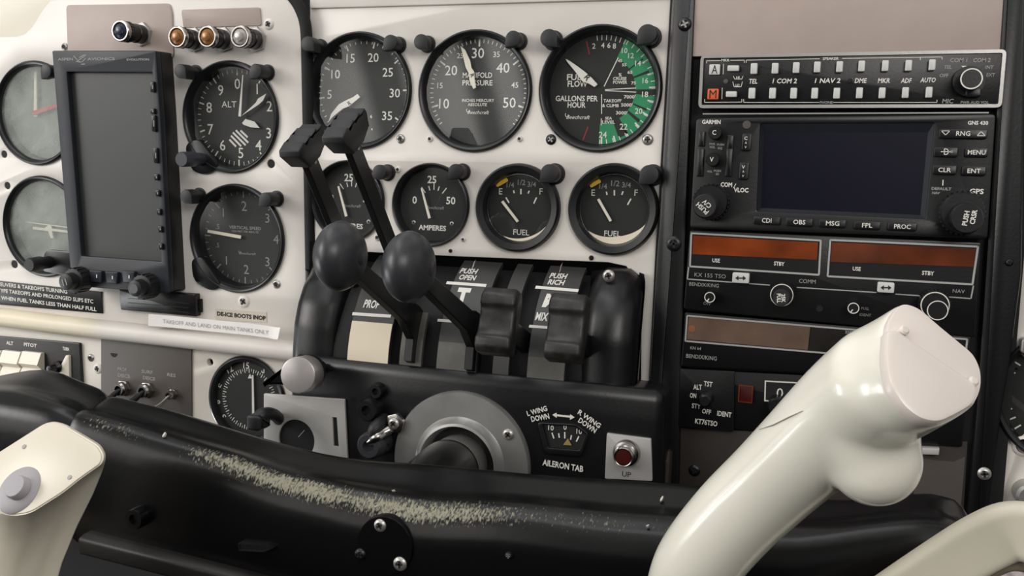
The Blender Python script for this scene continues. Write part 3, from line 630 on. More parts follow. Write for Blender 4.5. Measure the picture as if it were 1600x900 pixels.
# ================================================================== TALL FLIGHT DISPLAY
D = .019; D0 = .0
t = Thing('tall_display', 'tall dark screen in a blue-black bezel standing out from the left panel', 'display', FP, FP.u(180, 250, 0))
S = lambda px, py, d=D: FP.u(px, py, d)
ol = [S(81, 79), S(243, 79), S(250, 180), S(263, 421), S(265, 458), S(112, 447), S(96, 260)]
sc_o = [S(104, 112), S(238, 112.5), S(252, 409), S(127, 400)]
def efis_front():
    mb = MB()
    mb.add(holeplate(rounded(ol, .0015), [rounded(sc_o, .0012)], D-.006, D, .0008), M_EFIS)
    mb.add(prism(rounded(ol, .0015), D0, D-.0058), M_SATIN); return mb
t.part('bezel', efis_front())
mb = MB(); mb.add(prism([S(100, 109), S(241, 109), S(255, 412), S(124, 404)], D-.0057, D-.0045), M_SCREEN); t.part('screen', mb)
mb = MB(); z = D
txt(mb, FP, 'ASPEN', 102.5, 92.5, 3.8, z, M_PRINTDIM, wpx=24, off=.02); txt(mb, FP, 'AVIONICS', 158, 92, 4, z, M_PRINTDIM, wpx=43, off=.02); txt(mb, FP, 'EVOLUTION', 215.5, 93, 3, z, M_PRINTDIM, wpx=35, off=.03)
for a, b in (((115, 87), (122, 95)), ((122, 95), (132, 88)), ((132, 88), (135, 85.5)), ((124, 90), (133, 85)), ((119, 96), (127, 97)), ((128, 97), (134, 91)), ((127, 100.5), (133, 100))): seg(mb, FP, a, b, 1.3, z, M_PRINTDIM)
t.part('lettering', mb)
for px, py, w, h in ((240, 136, 7, 17), (240.5, 174, 7, 9), (242, 193, 7, 26), (245, 243, 7, 24), (246, 277, 7, 10), (248, 302, 7, 10), (250, 331, 7, 10), (252, 358, 7, 10), (253, 385, 7, 10)):
    x, y = S(px, py); a, b = FP.sc(px, py, D); mb = MB(); mb.add(prism(rrect(x-w*b/2, y-h*a/2, x+w*b/2, y+h*a/2, .0009), D-.001, D+.0018, .0006), M_BLACK)
    seg(mb, FP, (px-1.5, py-h*.18), (px-1.5, py+h*.18), 1.5, D+.0018, M_PRINTDIM); t.part('side_button', mb)
for px, py in ((153.5, 431), (178, 433), (204, 432)):
    x, y = S(px, py, D); a, b = FP.sc(px, py, D); mb = MB()
    mb.add(prism(rounded([(x-.0062, y+.0045), (x+.0062, y+.0045), (x+.0048, y-.0048), (x-.0048, y-.0048)], .001), D-.001, D+.003, .0009), M_EFIS); seg(mb, FP, (px-2, py-2), (px-2, py+3), 2, D+.003, M_PRINT, .0003); t.part('bottom_button', mb)
for px, py, r, tip in ((101, 441, .0075, M_RUBBER), (209, 451, .0072, M_PRINTDIM)):
    L = D+.018; x, y = FP.u(px, py, L); mb = MB(); pr = [(0, L), (r*.55, L), (r*.85, L-.001), (r*.9, L-.008), (r*1.25, L-.0085), (r*1.35, D-.001)]
    mb.add(lathe(pr[::-1], 32), M_RUBBER, T(x, y))
    for i in range(16):
        a = 2*pi*i/16; mb.add(boxy(-.0006, .0006, r*1.22, r*1.36, D, L-.009), M_RUBBER, T(x, y) @ RZ(a))
    if tip is M_PRINTDIM: mb.add(lathe([(r*.5, L+.0002), (0, L+.0002)], 24), mat('worn_knob_face', (96, 96, 98), .6), T(x, y))
    else:
        for k in (-1, 1): mb.add(boxy(k*r*.2-.0004, k*r*.2+.0004, -r*.35, r*.35, L, L+.0003), M_PRINTDIM, T(x, y) @ RZ(.3))
    t.part('rotary_knob', mb)
# dark box below it
mb = MB(); o = [FP.u(186, 452, .006), FP.u(305, 460, .006), FP.u(306.5, 495, .006), FP.u(188, 484, .006)]; mb.add(prism(rounded(o, .001), .0002, .006, .0008), M_BLACK)
for k in range(3): seg(mb, FP, (200, 466+k*7), (295, 474+k*7), .7, .006, M_SATIN)
single('black_module', mb, 'flat black module fixed below the tall display, above the white label strip', 'module', FP, FP.u(246, 474))
mb = MB(); o = [FP.u(308, 467, .002), FP.u(314.5, 467.5, .002), FP.u(315, 488, .002), FP.u(309, 487.5, .002)]; mb.add(prism(o, .0001, .002), M_MATTE); single('black_tab', mb, 'tiny upright black tab just right of the flat black module', 'tab', FP, FP.u(311, 478))

# ================================================================== TAUPE PLATES AND PRESS-TO-TEST LAMPS
t = Thing('taupe_plate', 'large taupe metal plate above the tall display with one dark lamp on it', 'plate', FP, FP.u(190, 45))
mb = MB(); mb.add(prism(rounded(pxpoly(FP, [(103, 8), (265, 5), (269, 20), (271, 90), (106, 92)], .0012), .003), .0001, .0012, .0004), M_TAUPE); t.part('plate', mb)
screw(t, FP, 101, 73, .0004, 6, M_STEEL)
mb = MB(); mb.add(prism(rounded(pxpoly(FP, [(283, 15), (406, 11), (408, 40), (286, 43)], .0012), .002), .0001, .0012, .0004), M_TAUPE)
txt(mb, FP, '--', 293, 30, 4, .0012, M_PRINTDIM, wpx=8); single('taupe_plate', mb, 'small taupe name plate above the row of three lamps', 'plate', FP, FP.u(345, 30))
def lamp(px, py, lens, label, L=.026, r=.0074):
    x, y = FP.u(px, py, L); th = Thing('indicator_lamp', label, 'lamp', FP, (x, y, 0), 'press to test indicator lamps'); X = T(x, y)
    mb = MB(); mb.add(lathe([(0, .003), (r*.95, .003), (r*.95, .010), (r*.86, .0105), (r*.86, L*.62), (r*1.0, L*.64), (r*1.0, L-.004), (r*.9, L-.004)], 36), M_BLACK, X)
    for i in range(18): mb.add(boxy(-.0005, .0005, r*.93, r*1.04, L*.66, L-.0045), M_BLACK, X @ RZ(2*pi*i/18))
    th.part('lamp_barrel', mb)
    mb = MB(); mb.add(prism(circ(0, 0, r*1.25, 6), .0013, .0035, .0006), M_STEEL, X @ RZ(.3)); th.part('mounting_nut', mb)
    mb = MB(); mb.add(lathe([(r*1.0, L-.0042), (r*1.06, L-.003), (r*1.04, L-.0006), (r*.96, L), (r*.86, L), (r*.80, L-.001), (r*.76, L-.003)], 40), M_CHROME, X); th.part('chrome_ring', mb)
    mb = MB(); mb.add(lathe([(r*.8, L-.0022), (r*.72, L-.0006), (r*.46, L+.0002), (r*.42, L+.0012), (r*.2, L+.0017), (0, L+.0018)], 32), lens, X); th.part('lens', mb)
lamp(187, 48, M_NAVY, 'indicator lamp with a dark navy lens on the large taupe plate')
lamp(276, 57.5, M_AMBER, 'amber indicator lamp, leftmost of the row of three under the small taupe plate', .022)
lamp(323, 57, M_AMBER, 'amber indicator lamp between another amber lamp and a clear one', .022)
lamp(374, 57, M_CLEAR, 'clear indicator lamp, rightmost of the row of three', .022)

# ================================================================== PLACARDS
t = Thing('placard', 'black placard with three lines of white capitals under the glare-hazed heading dial', 'placard', FP, FP.u(80, 466))
o = pxpoly(FP, [(-60, 434), (0, 439), (158, 456), (160, 490), (0, 476), (-60, 470)], .0012); mb = MB(); mb.add(prism(o, .0001, .0012, .0003), M_BLACK)
t.part('plate', mb); mb = MB()
for s, x, y, w, r in (('MANEUVERS & TAKEOFFS TURNING', 44, 449, 120, -1.5), ('TYPE TAKEOFFS AND PROLONGED SLIPS ETC', 70, 462, 148, -1.6), ('WHEN FUEL TANKS LESS THAN HALF FULL', 75, 474, 148, -1.6)): txt(mb, FP, s, x, y, 5.6, .0012, M_PRINT, wpx=w, rot=r, off=.02)
t.part('lettering', mb)
mb = MB(); o = pxpoly(FP, [(336, 482), (416, 488), (417, 504), (337, 500)], .0004); mb.add(prism(o, .0001, .0004), M_CLEARTAPE); txt(mb, FP, 'DE-ICE BOOTS INOP', 377, 493.5, 6, .0004, M_PRINTBLK, wpx=76, rot=-.6, off=.045)
single('label_tape', mb, 'yellowed clear tape reading DE-ICE BOOTS INOP below the vertical speed dial', 'label', FP, FP.u(377, 494))
t = Thing('label_tape', 'white label strip with faint grey print, curling off the lip at its right end', 'label', FP, FP.u(340, 510, .013))
pp = [(232, 500), (270, 503), (310, 507), (350, 511), (390, 515), (420, 519), (432, 521), (438, 521.5)]; mb = MB(); vs = []
zz = [.0128, .0128, .0128, .0130, .0132, .0140, .0155, .0178]
for (x, y), z in zip(pp, zz): a = FP.u3(x, y-9.5, z); b = FP.u3(x-(.5 if x < 430 else 4), y+9, z+.0002); vs += [tuple(a), tuple(b), tuple(a-Vector((0, 0, .0003))), tuple(b-Vector((0, 0, .0003)))]
n = len(pp); fs = []
for i in range(n-1):
    p, q = 4*i, 4*i+4; fs += [(p, p+1, q+1, q), (p+2, q+2, q+3, p+3), (p, q, q+2, p+2), (p+1, p+3, q+3, q+1)]
fs += [(0, 2, 3, 1), (4*n-4, 4*n-3, 4*n-1, 4*n-2)]; mb.add((vs, fs), M_TAPE); t.part('strip', mb)
mb = MB(); SX = [(CP_[0], z) for CP_, z in zip([FP.u(x, y, z) for (x, y), z in zip(pp, zz)], zz)]
def onstrip(p):
    for (a, za), (b, zb) in zip(SX, SX[1:]):
        if p[0] <= b or b == SX[-1][0]: return (p[0], p[1], za+(zb-za)*max(0, min(1, (p[0]-a)/(b-a)))+.0005)
txt(mb, FP, 'TAKEOFF AND LAND ON MAIN TANKS ONLY', 336, 510.2, 6, .0131, M_PRINTDIM, wpx=166, rot=-.6, off=-.005, warp=onstrip); t.part('lettering', mb)

# ================================================================== LOWER LEFT SWITCHES
Z = SUBD
t = Thing('rocker_switch_panel', 'black framed switch panel with white rockers at the left edge under the lip', 'switch panel', CP, CP.u(50, 580, Z))
o = pxpoly(CP, [(-70, 519), (125, 536), (130, 622), (128, 680), (-70, 680)], Z+.002); mb = MB(); mb.add(prism(rounded(o, .0012), Z+.0001, Z+.0025, .0006), M_SATIN)
for s, x, y, w in (('ALT', 15.5, 536, 11), ('PITOT', 47.5, 539, 20), ('TURN', 103, 545, 10)): txt(mb, CP, s, x, y, 5, Z+.0025, M_PRINT, wpx=w, rot=-1, off=.03)
t.part('frame', mb)
def rocker(x0, x1, y0, y1, name='rocker_switch'):
    mb = MB(); a = [(y1, .0022), (y1, .006), ((y0*.35+y1*.65), .0105), ((y0+y1)/2, .0062), ((y0*.65+y1*.35), .0088), (y0, .0105), (y0, .0022)]
    vs = [(x, y, Z+z) for x in (x0, x1) for y, z in a]; k = len(a); mb.add((vs, [tuple(range(k)), tuple(reversed(range(k, 2*k)))]+[(i, (i+1) % k, (i+1) % k+k, i+k) for i in range(k)]), M_IVORY); t.part(name, mb, angle=25)
for xa, xb in ((-28, 2), (4, 33), (35, 65)): a = CP.u(xa, 547+xa*.05, Z+.006); b = CP.u(xb, 600+xa*.05, Z+.006); rocker(a[0], b[0], b[1], a[1])
a = CP.u(91, 553, Z+.003); b = CP.u(111, 600, Z+.003); mb = MB(); mb.add(prism(rounded([(a[0], b[1]), (b[0], b[1]), (b[0], a[1]), (b[0]-.0035, a[1]), (a[0]+.002, a[1]-.012)], .001), Z+.0024, Z+.005, .0008), M_IVORY); t.part('rocker_switch', mb)
x, y = CP.u(82, 575, Z+.01); mb = MB(); mb.add(lathe([(.005, Z+.002), (.005, Z+.006), (.003, Z+.008), (.0024, Z+.014), (0, Z+.0145)], 20), M_BLACK, T(x, y)); t.part('toggle', mb)

t = Thing('toggle_switch_panel', 'brown-grey plate with three toggle switches in the lower left', 'switch panel', CP, CP.u(230, 580, Z))
mb = MB(); o = pxpoly(CP, [(158, 518), (299, 531), (300, 690), (158, 690)], Z+.0012); mb.add(prism(o, Z+.0001, Z+.0014, .0003), M_BROWN)
x, y = CP.u(178, 554, Z+.0015); mb.add(prism([(x+.0034*cos(pi+pi*i/12), y+.001+.0032*sin(pi+pi*i/12)) for i in range(13)], Z+.0013, Z+.00155), M_MATTE)
for s, x, y, w in (('PROP', 191, 577, 14), ('DEICE', 194, 587, 19), ('SURF', 230, 581, 17), ('DEICE', 233, 591, 19), ('RES', 268, 586, 13)): txt(mb, CP, s, x, y, 5, Z+.0014, M_PRINTDIM, wpx=w, rot=-1)
t.part('plate', mb)
for px, py, r, k in ((188, 608, .0058, 1), (225, 611, .0058, 1), (266, 617, .0036, 0)):
    x, y = CP.u(px, py, Z+.006); mb = MB(); mb.add(prism(circ(0, 0, r*1.2, 6), Z+.0012, Z+.004, .0006), M_CHROME, T(x, y)); mb.add(lathe([(r, Z+.004), (r, Z+.0075), (r*.8, Z+.009), (r*.55, Z+.009), (r*.55, Z+.006)], 24), M_CHROME, T(x, y)); n_ = t.part('switch_nut', mb)
    mb = MB(); q = Vector((x, y, Z+.006)); mb.add(tube([q, q+Vector((-.003, -.006, .008)), q+Vector((-.006, -.010, .017))], [r*.35, r*.4, r*.55], 14), M_BLACK if k else M_CHROME); t.part('toggle', mb, n_)

# ================================================================== RADIO RACK
R0 = .0035
t = Thing('radio_rack', 'black rack with side rails that holds the stacked radios', 'radio rack', CP, CP.u(1310, 400))
mb = MB(); o = pxpoly(CP, [(1056, -60), (1640, -60), (1560, 860), (1010, 860), (1014, 600)], 0); mb.add(prism(o, -.004, .0008), M_MATTE); t.part('back_plate', mb)
def rail(o): mb = MB(); mb.add(prism(rounded(pxpoly(CP, o, R0+.004), .002), .0009, R0+.004, .0022), M_SATIN); return t.part('side_rail', mb)
rl = rail([(1053, -60), (1088, -60), (1082, 90), (1074, 280), (1062, 700), (1058, 900), (1008, 900), (1013, 610), (1032, 300)])
rr = rail([(1572, -60), (1606, -60), (1597, 430), (1577, 580), (1566, 640), (1545, 800), (1530, 900), (1503, 900), (1525, 640), (1556, 180)])
for px, py, r in ((1070, 38, 11), (1053, 381, 12)): screw(t, CP, px, py, R0+.004, r, M_SATIN, M_STEEL if px > 1060 else None, parent=rl)
screw(t, CP, 1538, 740, R0+.004, 10, M_STEEL, parent=rr); screw(t, CP, 1577, 410, R0+.004, 6, M_SATIN, parent=rr)
mb = MB(); o = pxpoly(CP, [(1082, -60), (1600, -60), (1595, 0), (1583, 80), (1080, 89)], R0); mb.add(prism(o, .0009, R0+.002, .0005), M_TAUPE); single('taupe_plate', mb, 'wide taupe blank plate above the radio stack', 'plate', CP, CP.u(1330, 30))
t = Thing('blank_plate', 'dark brown blank plate at the bottom of the radio stack', 'plate', CP, CP.u(1270, 730))
mb = MB(); o = pxpoly(CP, [(1060, 668), (1512, 690), (1500, 900), (1052, 900)], R0); mb.add(prism(o, .0009, R0, .0005), M_DKBROWN); t.part('plate', mb); screw(t, CP, 1085, 735, R0, 9, M_BLACK)
mb = MB(); o = pxpoly(CP, [(1432, 716), (1490, 722), (1508, 714), (1500, 810), (1425, 806)], R0+.001); mb.add(prism(o, R0, R0+.001), M_BROWN); t.part('cover_flap', mb, label='lighter brown cover flap')

def kn(th, name, px, py, L, prof, m, F=CP, n=36, parent=None, ribs=0, ringm=None, extra=None):
    # knob whose front face is centred on the pixel at height L; prof = (radius m, height) from front to back
    x, y = F.u(px, py, L); mb = MB(); mb.add(lathe(prof[::-1], n), m, T(x, y))
    if ribs:
        r, za, zb = ribs
        for i in range(28): mb.add(boxy(-r*.05, r*.05, r*.93, r*1.05, za, zb), m, T(x, y) @ RZ(2*pi*i/28))
    if ringm: r, w, z, mm = ringm; mb.add(lathe([(r, z), (r, z+.0003), (r-w, z+.0003), (r-w, z)], 40), mm, T(x, y))
    if extra: extra(mb, x, y)
    return th.part(name, mb, parent)

# ---- audio selector panel
A = .012
t = Thing('audio_panel', 'slim audio selector with two rows of white push buttons, top of the radio stack', 'radio', CP, CP.u(1330, 123))
o = pxpoly(CP, [(1095, 86), (1573, 77), (1565, 168), (1091, 169)], A); mb = MB(); mb.add(prism(rounded(o, .003), .0009, A-.0008, .0005), M_BLACK); t.part('faceplate', mb)
mb = MB(); framering(mb, rounded(o, .003), .0019, A-.002, A+.0002, M_STEEL); t.part('silver_frame', mb)
Z = A-.0008; mb = MB()
for s, x, y, w in (('TEL', 1177, 127, 13), ('1 COM 2', 1226, 126.5, 38), ('1 NAV 2', 1293, 126, 40), ('DME', 1345, 126, 19), ('MKR', 1381, 126, 19), ('ADF', 1416, 126, 17), ('AUTO', 1450, 125, 24)): txt(mb, CP, s, x, y, 7, Z, M_PRINT, wpx=w, shear=.15, off=.02)
for s, x, y, h, w, m in (('COM 1', 1498, 94, 6, 27, M_PRINTDIM), ('COM 2', 1534, 94, 6, 27, M_PRINTDIM), ('TEL', 1481, 105, 5, 12, M_PRINTDIM), ('INT', 1546, 105, 5, 13, M_PRINTDIM), ('OFF', 1475, 118, 5, 14, M_PRINTDIM), ('EXT', 1548, 117, 5, 14, M_PRINTDIM), ('MIC', 1481, 158, 6.5, 18, M_PRINTDIM), ('PWR AUD VOL', 1523, 160, 4, 44, M_PRINTDIM), ('MKR', 1133.5, 94, 4, 13, M_PRINT), ('SPEAKER', 1298, 91.5, 4, 25, M_PRINT), ('PHONE', 1291, 160, 3.6, 20, M_PRINTDIM), ('HI', 1153, 121, 3.5, 5, M_PRINT), ('LO', 1152.5, 133, 3.5, 6, M_PRINT)): txt(mb, CP, s, x, y, h, Z, m, wpx=w, off=.02, shear=.12 if h > 4.5 else 0)
L = [((1104, 99), (1104, 95)), ((1104, 95), (1126, 94.6)), ((1141, 94.3), (1163, 94)), ((1163, 94), (1163, 98)), ((1166, 98), (1166, 94)), ((1166, 94), (1281, 91.8)), ((1316, 91.3), (1472, 89)), ((1472, 89), (1472, 93)), ((1438, 90), (1438, 94)), ((1101, 155), (1101, 160)), ((1101, 160), (1159, 159.5)), ((1159, 160), (1159, 155)), ((1162, 155), (1162, 160)), ((1162, 160), (1280, 160)), ((1302, 160), (1464, 160)), ((1464, 160), (1464, 156)), ((1146, 119), (1148, 123.5)), ((1148, 123.5), (1159, 123.5)), ((1159, 123.5), (1161, 119)), ((1145, 127.5), (1147, 135.5)), ((1147, 135.5), (1158, 135.5)), ((1158, 135.5), (1160, 127.5)), ((1130.5, 100), (1130, 116)), ((1128.5, 137), (1128, 155))]
for a, b in L: seg(mb, CP, a, b, .9, Z, M_PRINT)
t.part('lettering', mb)
def btn(th, px, py, w, h, z0, z1, m, name='push_button', r=.0006, F=CP, label=None, bev=.0005, parent=None, more=None):
    x, y = F.u(px, py, z1); a, b = F.sc(px, py, z1); mb = MB(); mb.add(prism(rrect(x-w*b/2, y-h*a/2, x+w*b/2, y+h*a/2, r, 3), z0, z1, bev), m)
    if more: more(mb, z1)
    return th.part(name, mb, parent, label)
for row, yy in ((((1178, 107), (1211, 106.5), (1244, 105.5), (1277, 104.5), (1312, 104), (1346.5, 103), (1383.5, 102.5), (1420, 102), (1457, 101)), 0), (((1174.7, 145.5), (1207, 145.5), (1240, 145.5), (1273, 145.5), (1307.5, 145.5), (1343, 145), (1378.5, 145), (1415, 144.5), (1452, 144)), 1)):
    for px, py in row: btn(t, px, py, 10.5, 17, Z-.001, Z+.003, M_BUTTON)
btn(t, 1145.5, 106.5, 18, 9, Z-.001, Z+.003, M_BUTTON); btn(t, 1142.5, 147, 17, 9, Z-.001, Z+.003, M_BUTTON)
btn(t, 1116.5, 108.5, 17, 16.5, Z-.001, Z+.0015, M_BUTTON, 'marker_key', label='white A key', more=lambda mb, z: txt(mb, CP, 'A', 1116.5, 108.5, 13, z, M_PRINTBLK, wpx=9, off=0))
btn(t, 1114, 147, 17.5, 17, Z-.001, Z+.0015, M_ORANGE, 'marker_key', label='orange M key', more=lambda mb, z: txt(mb, CP, 'M', 1114, 147, 13, z, M_PRINTBLK, wpx=11, off=0))
kn(t, 'selector_knob', 1518, 123, A+.013, [(0, A+.013), (.0053, A+.013), (.0058, A+.0125), (.0060, A+.002), (.0085, A+.002), (.0085, Z)], M_BLACK, ringm=(.0058, .0007, A+.013, M_PRINT))
btn(t, 1521, 144, 24, 14, Z-.001, Z+.004, M_BLACK, 'knob_pointer', .001)
mb = MB(); flat(mb, pxpoly(CP, [(1502, 103), (1510, 103), (1508, 109)], Z), Z+.0002, M_PRINT); t.part('white_pointer', mb)
kn(t, 'dark_lamp', 1134, 127, Z+.001, [(0, Z+.001), (.0014, Z+.0008), (.0016, Z)], M_BROWN); kn(t, 'dark_lamp', 1328, 126, Z+.001, [(0, Z+.001), (.0012, Z+.0008), (.0014, Z)], M_MATTE)

# ---- GPS navigator
A = .014
t = Thing('gps_navigator', 'large black GPS radio with a wide dark screen in the radio stack', 'radio', CP, CP.u(1320, 270))
o = pxpoly(CP, [(1088, 185), (1556, 178), (1543, 374), (1078, 357)], A); mb = MB()
so = pxpoly(CP, [(1188, 193), (1460, 192), (1446, 342), (1182, 330)], A); mb.add(holeplate(rounded(o, .0025), [rounded(so, .001)], .0009, A, .0007), M_BLACK); t.part('faceplate', mb)
mb = MB(); zz = A-.004; s2 = pxpoly(CP, [(1194, 206), (1450, 207), (1438, 336), (1189, 325)], zz)
vs = [(x, y, A-.0008) for x, y in so]+[(x, y, zz) for x, y in s2]; mb.add((vs, [(i, (i+1) % 4, (i+1) % 4+4, i+4) for i in range(4)]), M_EFIS); t.part('screen_surround', mb)
mb = MB(); mb.add(prism(inset(ccw(s2), -.0008), zz-.002, zz), M_GPSSCREEN); t.part('screen', mb)
mb = MB(); seg(mb, CP, (1098, 178), (1545, 176), 2, .008, M_FRAME)
for s, x, y, h, w, m in (('GARMIN', 1111.5, 190.5, 6, 29, M_PRINT), ('GNS 430', 1528, 192, 5.5, 32, M_PRINT), ('PWR', 1113, 225, 3, 9, M_PRINTDIM), ('PUSH', 1126, 226, 3, 11, M_PRINTDIM), ('VOL', 1113, 230, 3, 9, M_PRINTDIM), ('SQ', 1125, 231.5, 3, 7, M_PRINTDIM), ('VOL', 1109, 268, 3, 8, M_PRINTDIM), ('PUSH', 1121, 267, 3, 11, M_PRINTDIM), ('ID', 1121, 272, 3, 5, M_PRINTDIM), ('COM', 1135, 288.5, 6.5, 18, M_PRINT), ('VLOC', 1158, 297, 6.5, 23, M_PRINT), ('DEFAULT', 1471, 295, 4, 31, M_PRINTDIM), ('NAV', 1462.5, 301.5, 3.6, 12, M_PRINTDIM), ('GPS', 1526, 299, 7.5, 22, M_PRINT)): txt(mb, CP, s, x, y, h, A, m, wpx=w, off=.03)
seg(mb, CP, (1150, 287), (1146, 294), 1, A, M_PRINT); seg(mb, CP, (1473.5, 281), (1473, 290), 1.5, A, M_PRINT)
t.part('lettering', mb)
def tb(s, w, h=7): return lambda mb, z: [txt(mb, CP, q, x, y, hh, z, M_PRINT, wpx=ww, off=.012) for q, x, y, hh, ww in s]
B = A+.002
def rng(mb, z):
    txt(mb, CP, 'RNG', 1505, 208.5, 7, z, M_PRINT, wpx=22)
    for p in ([(1471, 204.5), (1484, 204.5), (1477.5, 211)], [(1526.5, 212), (1539.5, 212), (1533, 205.5)]):
        for i in range(3): seg(mb, CP, p[i], p[(i+1) % 3], 1.1, z, M_PRINT)
btn(t, 1505, 209, 76, 15, A-.001, B, M_SATIN, 'range_rocker', .001, more=rng)
def dto(mb, z):
    for a, b, w in (((1470, 237), (1489, 237), 1.3), ((1475.5, 232.5), (1475.5, 241.5), 1.2), ((1475.5, 232.5), (1480, 233), 1.2), ((1480, 233), (1482.5, 237), 1.2), ((1482.5, 237), (1480, 241), 1.2), ((1480, 241), (1475.5, 241.5), 1.2), ((1485, 237), (1489, 237), 2.6)): seg(mb, CP, a, b, w, z, M_PRINT)
btn(t, 1478, 237.5, 38, 15, A-.001, B, M_SATIN, 'key', .001, more=dto)
for s, x, y, w, bw in (('MENU', 1526, 238, 28, 36), ('CLR', 1476, 265.5, 20, 38), ('ENT', 1522, 267, 21, 38), ('CDI', 1198, 344.5, 15, 42), ('OBS', 1249, 347, 19, 42), ('MSG', 1301, 349, 21, 42), ('FPL', 1355, 352, 16, 42), ('PROC', 1410, 354, 26, 46)):
    btn(t, x, y, bw, 14.5 if y < 300 else 13, A-.001, B, M_SATIN, 'key', .001, more=tb([(s, x, y, 6.8, w)], 0))
for x, y, s in ((1166.5, 222, 'C'), (1162.5, 267, 'V')): btn(t, x, y, 15, 27, A-.001, B, M_SATIN, 'flip_key', .001, more=tb([(s, x-1, y-6, 5, 5), ('A', x-1, y+1, 3.4, 3), ('V', x-1.5, y+8, 3.4, 3)], 0))
for x, y, h in ((1096, 217, 24), (1094, 254, 44), (1141, 222, 22), (1139, 254, 44)): btn(t, x, y, 10, h, A-.001, A+.0012, M_BLACK, 'side_ridge', .0005)
for x, y, s in ((1117, 207, 'C'), (1113, 249, 'V')): kn(t, 'volume_knob', x, y, A+.007, [(0, A+.007), (.0038, A+.007), (.0042, A+.0065), (.0044, A)], M_BLACK, extra=lambda mb, a, b, s=s, x=x, y=y: txt(mb, CP, s, x-1, y, 7, A+.007, M_PRINT, wpx=6))
kn(t, 'light_sensor', 1166.7, 195, A+.0006, [(0, A+.0006), (.0024, A+.0005), (.0026, A)], M_BROWN)
def k1(mb, x, y): txt(mb, CP, 'PUSH', 1097.5, 325.5, 7, A+.018, M_PRINT, wpx=22, rot=140, off=.02); txt(mb, CP, 'C/V', 1104.5, 318.5, 7, A+.018, M_PRINT, wpx=15, rot=140, off=.02)
kn(t, 'tuning_knob', 1110, 316, A+.009, [(0, A+.009), (.0100, A+.009), (.0106, A+.008), (.0108, A)], M_BLACK, ribs=(.0108, A+.001, A+.008))
kn(t, 'tuning_knob', 1101, 322, A+.018, [(0, A+.018), (.0066, A+.018), (.0074, A+.017), (.0076, A+.009)], M_RUBBER, extra=k1)
def k2(mb, x, y): txt(mb, CP, 'PUSH', 1509, 341, 7, A+.018, M_PRINT, wpx=25, rot=84, off=.03); txt(mb, CP, 'CRSR', 1521, 339, 7, A+.018, M_PRINT, wpx=25, rot=84, off=.03)
kn(t, 'cursor_knob', 1505, 333, A+.009, [(0, A+.009), (.0112, A+.009), (.0120, A+.008), (.0124, A)], M_SATIN, ribs=(.0122, A+.001, A+.008))
kn(t, 'cursor_knob', 1511, 341, A+.018, [(0, A+.018), (.0080, A+.018), (.0088, A+.017), (.0090, A+.009)], M_BLACK, extra=k2)

# ---- nav/com radio with two amber displays
A = .013
t = Thing('nav_com_radio', 'nav/com radio with two amber display windows below the GPS radio', 'radio', CP, CP.u(1300, 440))
o = pxpoly(CP, [(1078, 360), (1533, 379), (1524, 527), (1068, 483)], A); mb = MB(); mb.add(prism(rounded(o, .0015), .0009, A, .0006), M_BLACK); t.part('faceplate', mb)
for fr, win in (([(1079, 363), (1284, 374.5), (1281, 431), (1076.5, 417.5)], [(1083, 368), (1278, 379), (1276.5, 406), (1081.5, 397)]), ([(1296, 373.5), (1530, 384), (1521, 446), (1291.5, 433)], [(1300, 378.5), (1525, 389), (1521.5, 417), (1297, 409)])):
    f = rounded(pxpoly(CP, fr, A+.001), .0012); mb = MB(); framering(mb, f, .0011, A-.0002, A+.0010, M_FRAME); flat(mb, f, A+.0002, M_BLACK); fo = t.part('display_frame', mb)
    mb = MB(); mb.add(prism(pxpoly(CP, win, A+.0006), A+.0002, A+.0006), M_AMBERGLASS if win[0][0] < 1200 else M_AMBERDIM); t.part('amber_window', mb, fo, 'amber display window')
mb = MB()
for s, x, y, h, w, m in (('USE', 1119, 407, 5.8, 12, M_PRINT), ('STBY', 1217.5, 412, 5.8, 16.5, M_PRINT), ('USE', 1338.6, 420, 5.8, 12.5, M_PRINT), ('STBY', 1450, 426.7, 6, 19, M_PRINT), ('KX 155 TSO', 1109.6, 430.5, 6, 49, M_PRINTDIM), ('BENDIX/KING', 1100, 445, 5.6, 46, M_PRINTDIM), ('COMM', 1261.5, 439.5, 6.2, 26, M_PRINTDIM), ('NAV', 1498, 455, 5.5, 19, M_PRINTDIM), ('OFF', 1105, 474, 5, 12, M_PRINTDIM), ('PULL', 1352, 482, 4, 12, M_PRINTDIM), ('IDENT', 1352, 492, 4, 18, M_PRINTDIM)): txt(mb, CP, s, x, y, h, A+.0003, m, wpx=w, off=.02 if m is M_PRINT else 0, rot=-.3)
for a, b, w in (((1076, 417), (1074, 436), 2), ((1074, 436), (1145, 441), 1.7), ((1170, 443), (1203, 445.5), 1.6), ((1245, 449), (1370, 457), 1.6), ((1399, 459.5), (1437, 462), 1.6), ((1483, 464), (1517, 466.5), 1.8), ((1517, 466.5), (1521, 446), 2)): seg(mb, CP, a, b, w, A, M_FRAME)
t.part('lettering', mb)
def arrow(mb, z, x, y):
    seg(mb, CP, (x-6, y), (x+6, y), 2, z, M_PRINTBLK)
    for k in (-1, 1): flat(mb, pxpoly(CP, [(x+k*8.5, y+k*.2), (x+k*3.5, y-3.8), (x+k*3.5, y+3.8)], z), z+.0002, M_PRINTBLK)
for x, y in ((1157.3, 434.5), (1384.3, 449.5)): btn(t, x, y, 26.5, 16, A-.001, A+.004, M_BUTTON, 'transfer_key', .0008, more=lambda mb, z, x=x, y=y: arrow(mb, z, x, y), label='white double arrow key')
